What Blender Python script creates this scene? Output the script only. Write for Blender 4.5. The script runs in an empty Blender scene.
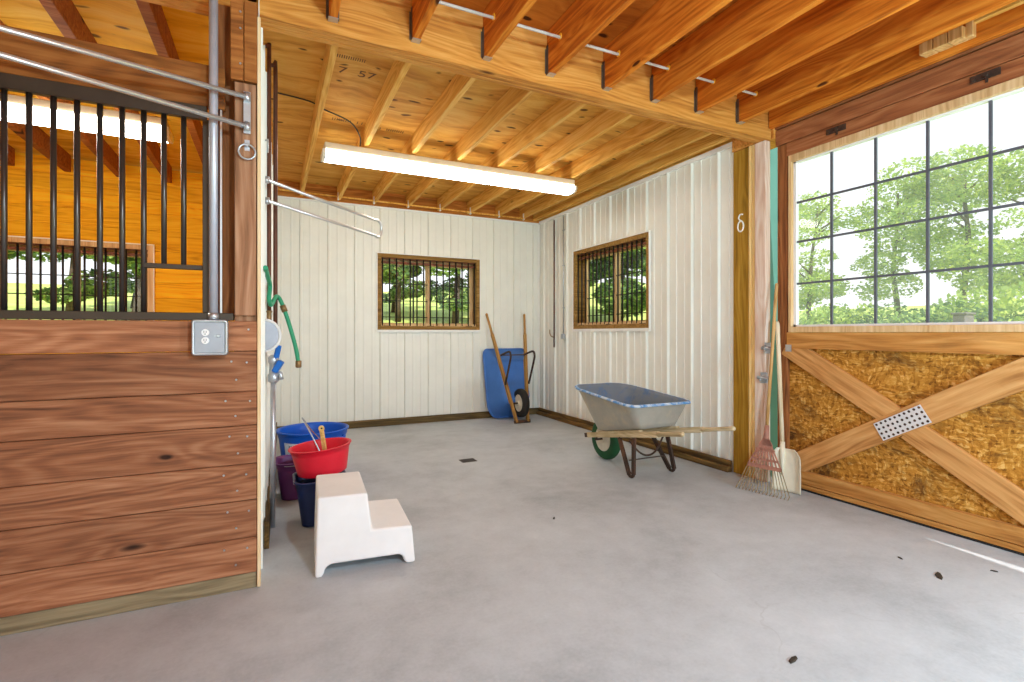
import bpy, bmesh, math, random
from mathutils import Vector, Matrix
random.seed(7)
scn = bpy.context.scene
COL = scn.collection
PI = math.pi

# ------------------------------------------------------------------ materials
def srgb(r, g, b):
    f = lambda c: (c/255/12.92) if c/255 <= 0.04045 else ((c/255+0.055)/1.055)**2.4
    return (f(r), f(g), f(b), 1.0)

class NT:
    def __init__(s, name):
        s.m = bpy.data.materials.new(name); s.m.use_nodes = True
        s.t = s.m.node_tree; s.t.nodes.clear()
        s.out = s.n('ShaderNodeOutputMaterial')
    def n(s, typ, **kw):
        nd = s.t.nodes.new(typ)
        for k, v in kw.items():
            if k in nd.inputs.keys(): s.set(nd.inputs[k], v)
            else: setattr(nd, k, v)
        return nd
    def set(s, inp, v):
        if isinstance(v, bpy.types.NodeSocket): s.t.links.new(v, inp)
        else: inp.default_value = v
    def l(s, a, b): s.t.links.new(a, b)
    def math(s, op, a, b=0.0, c=0.0, clamp=False):
        nd = s.t.nodes.new('ShaderNodeMath'); nd.operation = op; nd.use_clamp = clamp
        s.set(nd.inputs[0], a); s.set(nd.inputs[1], b); s.set(nd.inputs[2], c)
        return nd.outputs[0]
    def vmath(s, op, a, b):
        nd = s.t.nodes.new('ShaderNodeVectorMath'); nd.operation = op
        s.set(nd.inputs[0], a); s.set(nd.inputs[1], b)
        return nd.outputs[0]
    def mix(s, fac, a, b, blend='MIX'):
        nd = s.t.nodes.new('ShaderNodeMix'); nd.data_type = 'RGBA'; nd.blend_type = blend
        s.set(nd.inputs[0], fac); s.set(nd.inputs[6], a); s.set(nd.inputs[7], b)
        return nd.outputs[2]
    def ramp(s, fac, stops):
        nd = s.t.nodes.new('ShaderNodeValToRGB')
        e = nd.color_ramp.elements
        while len(e) < len(stops): e.new(0.5)
        for el, (p, c) in zip(e, stops):
            el.position = p; el.color = c if len(c) == 4 else (*c, 1)
        s.set(nd.inputs[0], fac)
        return nd.outputs[0]
    def noise(s, vec, scale, detail=4, rough=0.6, dist=0.0):
        nd = s.n('ShaderNodeTexNoise', Scale=scale, Detail=detail, Roughness=rough, Distortion=dist)
        s.set(nd.inputs['Vector'], vec)
        return nd.outputs['Fac']
    def principled(s, color, rough=0.6, metallic=0.0, bump=None, bump_str=0.2, bump_dist=0.01, spec=0.4):
        p = s.n('ShaderNodeBsdfPrincipled')
        s.set(p.inputs['Base Color'], color); s.set(p.inputs['Roughness'], rough); s.set(p.inputs['Metallic'], metallic)
        p.inputs['Specular IOR Level'].default_value = spec
        if bump is not None:
            b = s.n('ShaderNodeBump', Strength=bump_str, Distance=bump_dist)
            s.set(b.inputs['Height'], bump); s.l(b.outputs[0], p.inputs['Normal'])
        s.l(p.outputs[0], s.out.inputs[0])
        return p

def wood(name, dark, mid, light, axis='x', grain=1.0, knots=0.5, vary=0.25, rough=0.75, stain=None, stain_amt=0.0, contrast=1.0):
    t = NT(name)
    tc = t.n('ShaderNodeTexCoord'); oi = t.n('ShaderNodeObjectInfo'); ge = t.n('ShaderNodeNewGeometry')
    rnd = t.math('ADD', oi.outputs['Random'], ge.outputs['Random Per Island'])
    cmb = t.n('ShaderNodeCombineXYZ')
    r1 = t.math('MULTIPLY', rnd, 23.7); r2 = t.math('MULTIPLY', rnd, 51.3)
    for i in range(3): t.set(cmb.inputs[i], r1 if i != 1 else r2)
    co = t.vmath('ADD', tc.outputs['Object'], cmb.outputs[0])
    def sc(al, ac): return {'x': (al, ac, ac), 'y': (ac, al, ac), 'z': (ac, ac, al)}[axis]
    # gentle wander of the grain
    wob = t.n('ShaderNodeTexNoise', Scale=1.0, Detail=2.0); t.l(t.vmath('MULTIPLY', co, sc(1.1, 3.5)), wob.inputs['Vector'])
    wv = t.vmath('MULTIPLY', wob.outputs['Color'], (0.10, 0.10, 0.10))
    cg = t.vmath('ADD', co, wv)
    fine = t.noise(t.vmath('MULTIPLY', cg, sc(2.0*grain, 60*grain)), 1.0, 5, 0.65)
    band = t.noise(t.vmath('MULTIPLY', cg, sc(0.7*grain, 16*grain)), 1.0, 3, 0.55, 0.6)
    vo = t.n('ShaderNodeTexVoronoi', Scale=1.0); t.l(t.vmath('MULTIPLY', cg, sc(1.3, 4.0)), vo.inputs['Vector'])
    kd = vo.outputs['Distance']
    low = t.noise(t.vmath('MULTIPLY', cg, sc(0.42*grain, 4.5*grain)), 1.0, 2, 0.4)
    swirl = t.math('MULTIPLY', t.math('POWER', 2.718, t.math('MULTIPLY', kd, -5.0)), 0.16*min(1, knots*2))
    ring = t.math('ADD', t.math('MULTIPLY', t.math('SINE', t.math('MULTIPLY', t.math('ADD', low, swirl), 130.0)), 0.5), 0.5)
    g = t.math('ADD', t.math('MULTIPLY', fine, 0.52), t.math('ADD', t.math('MULTIPLY', band, 0.38), t.math('MULTIPLY', ring, 0.10)))
    g = t.math('ADD', t.math('MULTIPLY', t.math('SUBTRACT', g, 0.5), 2.1*contrast), 0.5, clamp=True)
    col = t.ramp(g, [(0.10, dark), (0.48, mid), (0.85, light)])
    # board to board variation
    big = t.noise(t.vmath('MULTIPLY', co, sc(0.5, 2.2)), 1.0, 2)
    v = t.math('ADD', t.math('MULTIPLY', t.math('SUBTRACT', rnd, 0.9), vary), t.math('MULTIPLY', t.math('SUBTRACT', big, 0.5), vary*1.6))
    hs = t.n('ShaderNodeHueSaturation'); t.set(hs.inputs['Value'], t.math('ADD', v, 1.0)); t.set(hs.inputs['Color'], col)
    col = hs.outputs[0]
    if knots:
        sepc = t.n('ShaderNodeSeparateColor'); t.l(vo.outputs['Color'], sepc.inputs[0])
        k = t.math('SUBTRACT', 1.0, t.math('DIVIDE', kd, t.math('MULTIPLY', sepc.outputs[0], 0.21)), clamp=True)
        k = t.math('MULTIPLY', k, 4.0*knots, clamp=True)
        kc = tuple(c*0.28 for c in dark[:3])+(1,)
        col = t.mix(k, col, kc)
    if stain:
        sn = t.noise(t.vmath('MULTIPLY', co, sc(1.6, 5)), 1.0, 6, 0.7, 0.8)
        sf = t.math('MULTIPLY', t.math('SUBTRACT', sn, 0.53), 6*stain_amt, clamp=True)
        col = t.mix(sf, col, stain)
    t.principled(col, rough, bump=g, bump_str=0.25, bump_dist=0.004, spec=0.25)
    return t.m

def plain(name, c, rough=0.5, metallic=0.0, vary=0.08, scale=9.0, wear=None, wear_amt=0.0, wear_scale=6.0, spec=0.4, bump=0.05):
    t = NT(name); tc = t.n('ShaderNodeTexCoord')
    n = t.noise(tc.outputs['Object'], scale, 5, 0.65)
    dk = tuple(x*(1-vary*2) for x in c[:3])+(1,); lt = tuple(min(1, x*(1+vary)) for x in c[:3])+(1,)
    col = t.ramp(n, [(0.3, dk), (0.7, lt)])
    if wear:
        w = t.noise(tc.outputs['Object'], wear_scale, 8, 0.7, 0.4)
        col = t.mix(t.math('MULTIPLY', t.math('SUBTRACT', w, 0.62-wear_amt*0.25), 7, clamp=True), col, wear)
    t.principled(col, rough, metallic, bump=n, bump_str=bump, bump_dist=0.004, spec=spec)
    return t.m

def emit(name, c, s):
    t = NT(name); e = t.n('ShaderNodeEmission', Color=c, Strength=s); t.l(e.outputs[0], t.out.inputs[0]); return t.m

def glass(name, refl=0.06, haze=0.0):
    t = NT(name)
    tr = t.n('ShaderNodeBsdfTransparent'); gl = t.n('ShaderNodeBsdfGlossy', Roughness=0.02)
    mx = t.n('ShaderNodeMixShader'); mx.inputs[0].default_value = refl
    t.l(tr.outputs[0], mx.inputs[1]); t.l(gl.outputs[0], mx.inputs[2]); o = mx.outputs[0]
    if haze:
        tc = t.n('ShaderNodeTexCoord')
        d = t.n('ShaderNodeBsdfTranslucent', Color=(0.95, 0.97, 1, 1)); m2 = t.n('ShaderNodeMixShader')
        nz = t.noise(tc.outputs['Object'], 2.2, 4)
        t.set(m2.inputs[0], t.math('MULTIPLY', nz, haze*2))
        t.l(o, m2.inputs[1]); t.l(d.outputs[0], m2.inputs[2]); o = m2.outputs[0]
    t.l(o, t.out.inputs[0]); return t.m

def osb(name):
    t = NT(name); tc = t.n('ShaderNodeTexCoord')
    wob = t.n('ShaderNodeTexNoise', Scale=3.0, Detail=3.0); t.l(tc.outputs['Object'], wob.inputs['Vector'])
    co = t.vmath('ADD', tc.outputs['Object'], t.vmath('MULTIPLY', wob.outputs['Color'], (0.18, 0.18, 0.18)))
    cols = []
    v1 = t.n('ShaderNodeTexVoronoi', Scale=1.0); t.l(t.vmath('MULTIPLY', co, (30, 26, 80)), v1.inputs['Vector'])
    v2 = t.n('ShaderNodeTexVoronoi', Scale=1.0); t.l(t.vmath('MULTIPLY', co, (30, 70, 32)), v2.inputs['Vector'])
    s1 = t.n('ShaderNodeSeparateColor'); t.l(v1.outputs['Color'], s1.inputs[0])
    s2 = t.n('ShaderNodeSeparateColor'); t.l(v2.outputs['Color'], s2.inputs[0])
    f = t.math('ADD', t.math('MULTIPLY', s1.outputs[0], 0.55), t.math('MULTIPLY', s2.outputs[1], 0.45))
    n = t.noise(t.vmath('MULTIPLY', co, (50, 40, 110)), 1.0, 6, 0.75)
    f = t.math('ADD', t.math('MULTIPLY', f, 0.5), t.math('MULTIPLY', n, 0.5))
    c = t.ramp(f, [(0.25, srgb(112, 68, 24)), (0.42, srgb(172, 114, 40)), (0.58, srgb(202, 142, 58)), (0.75, srgb(230, 184, 106))])
    st = t.noise(t.vmath('MULTIPLY', co, (1.2, 1.3, 2.4)), 1.0, 10, 0.8, 0.8)
    c = t.mix(t.math('MULTIPLY', t.math('SUBTRACT', st, 0.50), 8.0, clamp=True), c, srgb(92, 58, 28))
    t.principled(c, 0.8, bump=f, bump_str=0.35, bump_dist=0.004, spec=0.15)
    return t.m

def plywood(name, dark, mid, light, axis='x', knots=1.0):
    t = NT(name); tc = t.n('ShaderNodeTexCoord')
    sc = {'x': (0.9, 7, 7), 'y': (7, 0.9, 7)}[axis]
    sk = {'x': (3.6, 7.5, 5), 'y': (7.5, 3.6, 5)}[axis]
    co = tc.outputs['Object']
    wob = t.n('ShaderNodeTexNoise', Scale=1.6, Detail=3.0); t.l(co, wob.inputs['Vector'])
    cg = t.vmath('ADD', co, t.vmath('MULTIPLY', wob.outputs['Color'], (0.3, 0.3, 0.3)))
    n = t.noise(t.vmath('MULTIPLY', cg, sc), 1.0, 6, 0.65, 1.0)
    c = t.ramp(n, [(0.3, dark), (0.5, mid), (0.72, light)])
    b = t.noise(co, 0.9, 3)
    hs = t.n('ShaderNodeHueSaturation'); t.set(hs.inputs['Value'], t.math('ADD', t.math('MULTIPLY', b, 0.5), 0.75)); t.set(hs.inputs['Color'], c)
    c = hs.outputs[0]
    vo = t.n('ShaderNodeTexVoronoi', Scale=1.0); t.l(t.vmath('MULTIPLY', cg, sk), vo.inputs['Vector'])
    k = t.math('MULTIPLY', t.math('SUBTRACT', 1.0, t.math('DIVIDE', vo.outputs['Distance'], 0.17), clamp=True), 3.2*knots, clamp=True)
    c = t.mix(k, c, tuple(x*0.22 for x in dark[:3])+(1,))
    t.principled(c, 0.75, bump=n, bump_str=0.1, bump_dist=0.003, spec=0.2)
    return t.m

def concrete(name):
    t = NT(name); tc = t.n('ShaderNodeTexCoord'); co = tc.outputs['Object']
    a = t.noise(co, 1.1, 5, 0.6, 0.4); b = t.noise(co, 7.0, 8, 0.7); f = t.noise(co, 60.0, 3, 0.6)
    m = t.math('ADD', t.math('MULTIPLY', a, 0.55), t.math('ADD', t.math('MULTIPLY', b, 0.3), t.math('MULTIPLY', f, 0.15)))
    c = t.ramp(m, [(0.34, srgb(158, 162, 165)), (0.5, srgb(183, 187, 190)), (0.66, srgb(199, 203, 206))])
    # small dark scuffs and flecks
    vo = t.n('ShaderNodeTexVoronoi', Scale=1.0); t.l(t.vmath('MULTIPLY', co, (2.6, 2.2, 1)), vo.inputs['Vector'])
    k = t.math('MULTIPLY', t.math('SUBTRACT', 1.0, t.math('DIVIDE', vo.outputs['Distance'], 0.018), clamp=True), 1.4, clamp=True)
    c = t.mix(k, c, srgb(110, 104, 96))
    # hairline cracks
    wb = t.n('ShaderNodeTexNoise', Scale=2.5, Detail=5.0); t.l(co, wb.inputs['Vector'])
    cw = t.vmath('ADD', co, t.vmath('MULTIPLY', wb.outputs['Color'], (0.5, 0.5, 0.5)))
    v2 = t.n('ShaderNodeTexVoronoi', Scale=0.45, feature='DISTANCE_TO_EDGE'); t.l(cw, v2.inputs['Vector'])
    ck = t.math('MULTIPLY', t.math('SUBTRACT', 1.0, t.math('DIVIDE', v2.outputs['Distance'], 0.0035), clamp=True), t.math('MULTIPLY', t.math('SUBTRACT', a, 0.5), 4.0, clamp=True))
    c = t.mix(t.math('MULTIPLY', ck, 0.5), c, srgb(130, 126, 120))
    t.principled(c, 0.55, bump=t.math('ADD', t.math('MULTIPLY', b, 0.6), t.math('MULTIPLY', f, 0.4)), bump_str=0.12, bump_dist=0.004, spec=0.35)
    return t.m

def leafmat(name, c1, c2):
    t = NT(name); ge = t.n('ShaderNodeNewGeometry')
    c = t.mix(ge.outputs['Random Per Island'], c1, c2)
    d = t.n('ShaderNodeBsdfDiffuse'); t.set(d.inputs[0], c)
    tr = t.n('ShaderNodeBsdfTranslucent'); t.set(tr.inputs[0], c)
    mx = t.n('ShaderNodeMixShader'); mx.inputs[0].default_value = 0.5
    t.l(d.outputs[0], mx.inputs[1]); t.l(tr.outputs[0], mx.inputs[2]); t.l(mx.outputs[0], t.out.inputs[0])
    return t.m

def grassmat(name):
    t = NT(name); tc = t.n('ShaderNodeTexCoord')
    n = t.noise(tc.outputs['Object'], 0.5, 6, 0.7); n2 = t.noise(tc.outputs['Object'], 12, 4)
    c = t.ramp(t.math('ADD', t.math('MULTIPLY', n, 0.6), t.math('MULTIPLY', n2, 0.4)), [(0.3, srgb(140, 160, 70)), (0.55, srgb(185, 195, 105)), (0.75, srgb(215, 215, 140))])
    t.principled(c, 0.9, spec=0.1); return t.m

M = {}
M['stallboard'] = wood('redwood_boards', srgb(84, 52, 36), srgb(144, 92, 62), srgb(178, 128, 94), 'x', 1.1, 0.7, 0.34, stain=srgb(112, 74, 54), stain_amt=0.2, contrast=0.85)
M['skirt'] = wood('treated_skirt', srgb(96, 84, 62), srgb(142, 126, 96), srgb(172, 156, 122), 'x', 0.8, 0.2, 0.2)
M['header'] = wood('stall_header', srgb(96, 52, 20), srgb(146, 86, 36), srgb(172, 110, 54), 'x', 0.9, 0.4, 0.2)
M['postz'] = wood('post_wood', srgb(104, 68, 46), srgb(150, 106, 76), srgb(176, 134, 104), 'z', 0.9, 0.35, 0.3)
M['beam'] = wood('beam_wood', srgb(166, 96, 36), srgb(210, 140, 60), srgb(232, 170, 90), 'x', 0.8, 0.35, 0.12)
M['joist'] = wood('joist_orange', srgb(160, 78, 14), srgb(208, 116, 28), srgb(230, 146, 50), 'y', 0.8, 0.7, 0.14, contrast=1.2)
M['joist2'] = wood('joist_yellow', srgb(188, 124, 44), srgb(226, 168, 74), srgb(242, 198, 112), 'y', 0.8, 0.45, 0.15)
M['platex'] = wood('plate_wood', srgb(128, 72, 24), srgb(176, 108, 42), srgb(204, 140, 66), 'x', 0.8, 0.4, 0.15)
M['blockz'] = wood('block_wood', srgb(170, 116, 60), srgb(214, 164, 98), srgb(232, 190, 130), 'z', 0.8, 0.2, 0.15)
M['deck'] = plywood('ceiling_plywood', srgb(182, 118, 40), srgb(220, 160, 66), srgb(236, 188, 98), 'x', 1.0)
M['deck_front'] = plywood('aisle_plywood', srgb(146, 74, 18), srgb(184, 106, 30), srgb(206, 130, 48), 'x', 0.8)
M['deck_stall'] = plywood('stall_plywood', srgb(206, 148, 26), srgb(236, 186, 52), srgb(248, 212, 96), 'x', 0.8)
M['stallwall'] = wood('stall_back_boards', srgb(204, 134, 10), srgb(242, 178, 22), srgb(252, 200, 48), 'x', 0.7, 0.5, 0.18)
M['olivepost'] = wood('olive_post', srgb(122, 86, 16), srgb(166, 122, 32), srgb(188, 146, 54), 'z', 0.8, 0.35, 0.12)
M['jamb'] = wood('jamb_wood', srgb(200, 152, 124), srgb(234, 204, 182), srgb(246, 228, 214), 'z', 0.9, 0.35, 0.3)
M['edgez'] = wood('edge_wood', srgb(206, 170, 122), srgb(228, 198, 152), srgb(240, 218, 180), 'z', 0.9, 0.0, 0.1)
M['stripz'] = wood('strip_wood', srgb(200, 148, 80), srgb(232, 190, 120), srgb(244, 212, 150), 'z', 0.9, 0.0, 0.1)
M['trackwood'] = wood('track_board', srgb(110, 58, 32), srgb(158, 94, 54), srgb(182, 120, 76), 'y', 0.8, 0.35, 0.2)
M['darkstile'] = wood('door_stile', srgb(96, 52, 26), srgb(140, 84, 44), srgb(172, 110, 62), 'z', 0.8, 0.25, 0.2)
M['doorrail'] = wood('door_rail', srgb(136, 82, 34), srgb(188, 128, 62), srgb(212, 158, 90), 'y', 0.8, 0.3, 0.2, stain=srgb(110, 66, 30), stain_amt=0.3)
M['brace'] = wood('door_brace', srgb(150, 94, 44), srgb(202, 144, 82), srgb(222, 170, 108), 'x', 0.8, 0.3, 0.15, stain=srgb(130, 78, 36), stain_amt=0.25)
M['sashwood'] = wood('window_wood', srgb(104, 74, 30), srgb(146, 108, 52), srgb(176, 136, 76), 'x', 0.9, 0.1, 0.15)
M['sashlight'] = wood('window_light_wood', srgb(186, 142, 92), srgb(214, 176, 126), srgb(230, 200, 154), 'z', 0.9, 0.1, 0.15)
M['baseb'] = wood('base_board', srgb(62, 50, 30), srgb(96, 78, 46), srgb(130, 106, 66), 'x', 0.7, 0.2, 0.3)
M['basey'] = wood('base_board_y', srgb(58, 44, 26), srgb(104, 78, 42), srgb(150, 116, 62), 'y', 0.7, 0.2, 0.3)
M['handlew'] = wood('grey_handle', srgb(150, 128, 92), srgb(196, 176, 136), srgb(222, 206, 172), 'x', 1.2, 0.1, 0.1)
M['handleb'] = wood('brown_handle', srgb(124, 84, 38), srgb(172, 126, 66), srgb(200, 156, 92), 'x', 1.2, 0.1, 0.1)
M['rakewood'] = wood('rake_handle', srgb(150, 106, 56), srgb(190, 146, 90), srgb(214, 176, 122), 'x', 1.2, 0.0, 0.1)
M['shovelwood'] = wood('shovel_handle', srgb(196, 166, 120), srgb(228, 208, 172), srgb(244, 232, 208), 'x', 1.2, 0.0, 0.1)
M['brushwood'] = wood('brush_handle', srgb(200, 156, 80), srgb(230, 190, 110), srgb(242, 212, 146), 'x', 1.2, 0.0, 0.1)
M['steelwall'] = plain('white_steel_panel', srgb(241, 239, 228), 0.42, 0.0, 0.025, 3.0, spec=0.5, bump=0.0)
M['whitetrim'] = plain('white_trim', srgb(244, 242, 236), 0.5, 0.0, 0.02)
M['osb'] = osb('osb_sheet')
M['floor'] = concrete('concrete_floor')
M['darksteel'] = plain('dark_bronze_steel', srgb(74, 62, 52), 0.4, 0.4, 0.08)
M['barsteel'] = plain('grille_bar_steel', srgb(84, 78, 74), 0.3, 0.7, 0.06)
M['blackbar'] = plain('black_window_bar', srgb(34, 28, 24), 0.5, 0.2, 0.1)
M['redrail'] = plain('slotted_rail', srgb(120, 64, 34), 0.6, 0.0, 0.15)
M['galv'] = plain('galvanised_steel', srgb(196, 200, 206), 0.35, 0.75, 0.08, 20)
M['gusset'] = plain('gusset_steel', srgb(226, 222, 220), 0.45, 0.15, 0.03, 20)
M['conduit'] = plain('grey_conduit', srgb(196, 200, 212), 0.4, 0.45, 0.04, 12)
M['chrome'] = plain('bright_rod', srgb(226, 226, 226), 0.28, 0.75, 0.03, 10)
M['hanger'] = plain('dull_joist_hanger', srgb(112, 96, 84), 0.5, 0.5, 0.15, 20)
M['boxgrey'] = plain('outlet_box_grey', srgb(168, 170, 180), 0.4, 0.6, 0.06)
M['outletwhite'] = plain('outlet_white', srgb(244, 244, 244), 0.4, 0.0, 0.01)
M['black'] = plain('black_rubber', srgb(36, 34, 32), 0.7, 0.0, 0.15)
M['blackcord'] = plain('black_cord', srgb(44, 36, 28), 0.6, 0.0, 0.05)
M['whitecable'] = plain('white_cable', srgb(206, 198, 186), 0.5, 0.0, 0.1)
M['insul'] = plain('orange_bushing', srgb(250, 176, 40), 0.5, 0.0, 0.05)
M['fixture'] = plain('fixture_housing', srgb(214, 196, 166), 0.5, 0.0, 0.03)
M['lens'] = emit('lit_tube_lens', (1.0, 0.96, 0.90, 1), 14.0)
M['lens2'] = emit('lit_stall_lens', (1.0, 0.95, 0.84, 1), 26.0)
M['endcap'] = plain('clear_end_cap', srgb(240, 232, 214), 0.3, 0.0, 0.02)
M['rust'] = plain('rusty_steel', srgb(72, 54, 44), 0.6, 0.3, 0.2, 14, wear=srgb(112, 76, 54), wear_amt=0.4)
M['greytub'] = plain('weathered_grey_steel', srgb(176, 172, 160), 0.5, 0.25, 0.05, 9, wear=srgb(194, 184, 158), wear_amt=0.5, wear_scale=5)
M['bluein'] = plain('shaded_worn_blue_paint', srgb(78, 114, 158), 0.5, 0.0, 0.15, 5, wear=srgb(112, 120, 130), wear_amt=1.1, wear_scale=4)  # worn blue, base also darkened to put shade into the deep tray
M['bluerim'] = plain('blue_rim_paint', srgb(84, 150, 214), 0.45, 0.0, 0.08, 8, wear=srgb(206, 218, 228), wear_amt=0.75, wear_scale=16)
M['bluebarrow'] = plain('blue_plastic_tray', srgb(66, 116, 190), 0.45, 0.0, 0.07, 4)
M['tyreg'] = plain('green_tyre', srgb(28, 84, 44), 0.65, 0.0, 0.15)
M['rimw'] = plain('white_wheel_rim', srgb(226, 216, 196), 0.5, 0.0, 0.1)
M['blue'] = plain('blue_plastic', srgb(20, 92, 200), 0.4, 0.0, 0.05, 4)
M['navy'] = plain('navy_plastic', srgb(34, 48, 92), 0.45, 0.0, 0.08, 6)
M['purple'] = plain('purple_plastic', srgb(104, 50, 112), 0.45, 0.0, 0.06, 5)
M['red'] = plain('red_plastic', srgb(226, 30, 52), 0.4, 0.0, 0.06, 5)
M['whiteplastic'] = plain('white_plastic', srgb(240, 238, 236), 0.5, 0.0, 0.03, 4, spec=0.4)
M['labelpaper'] = plain('paper_label', srgb(214, 220, 226), 0.6, 0.0, 0.1, 30)
M['labelink'] = plain('label_print', srgb(120, 130, 146), 0.6, 0.0, 0.1, 30)
M['copper'] = plain('dark_brown_pipe', srgb(104, 62, 44), 0.45, 0.35, 0.15, 10)
M['brass'] = plain('brass_fitting', srgb(150, 120, 80), 0.4, 0.7, 0.1)
M['hose'] = plain('green_hose', srgb(52, 160, 116), 0.45, 0.0, 0.06)
M['bluelever'] = plain('blue_lever', srgb(30, 110, 200), 0.4, 0.0, 0.04)
M['rakeplastic'] = plain('faded_red_plastic', srgb(178, 122, 102), 0.6, 0.0, 0.12)
M['tine'] = plain('bent_tine_wire', srgb(150, 130, 96), 0.45, 0.5, 0.1)
M['scoop'] = plain('cream_scoop', srgb(232, 222, 196), 0.45, 0.0, 0.06, 6)
M['teal'] = plain('teal_jamb', srgb(74, 122, 112), 0.6, 0.0, 0.06, 3)
M['drain'] = plain('drain_iron', srgb(84, 76, 68), 0.6, 0.4, 0.2)
M['chip'] = plain('dark_chip', srgb(60, 50, 40), 0.8, 0.0, 0.2)
M['chalk'] = plain('white_chalk', srgb(250, 248, 240), 0.8, 0.0, 0.02)
M['ink'] = plain('ink_stamp', srgb(104, 66, 24), 0.8, 0.0, 0.2)
M['vinyl'] = plain('white_vinyl', srgb(240, 240, 240), 0.5, 0.0, 0.02)
M['muntin'] = plain('grey_muntin', srgb(96, 98, 106), 0.5, 0.1, 0.08)
M['glass'] = glass('window_glass', 0.05)
M['glassd'] = glass('dusty_door_glass', 0.05, 0.16)
M['bark'] = plain('bark', srgb(92, 78, 62), 0.9, 0.0, 0.25, 8)
M['leaf1'] = leafmat('leaf_bright', srgb(212, 224, 118), srgb(164, 192, 92))
M['leaf2'] = leafmat('leaf_mid', srgb(186, 206, 122), srgb(136, 166, 92))
M['leaf3'] = leafmat('leaf_dark', srgb(124, 152, 100), srgb(84, 114, 74))
M['grass'] = grassmat('lawn_grass')
M['utility'] = plain('grey_cabinet', srgb(112, 104, 104), 0.6)
M['siding'] = wood('side_siding', srgb(150, 90, 40), srgb(196, 136, 70), srgb(214, 160, 92), 'y', 0.7, 0.3, 0.2)

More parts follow.
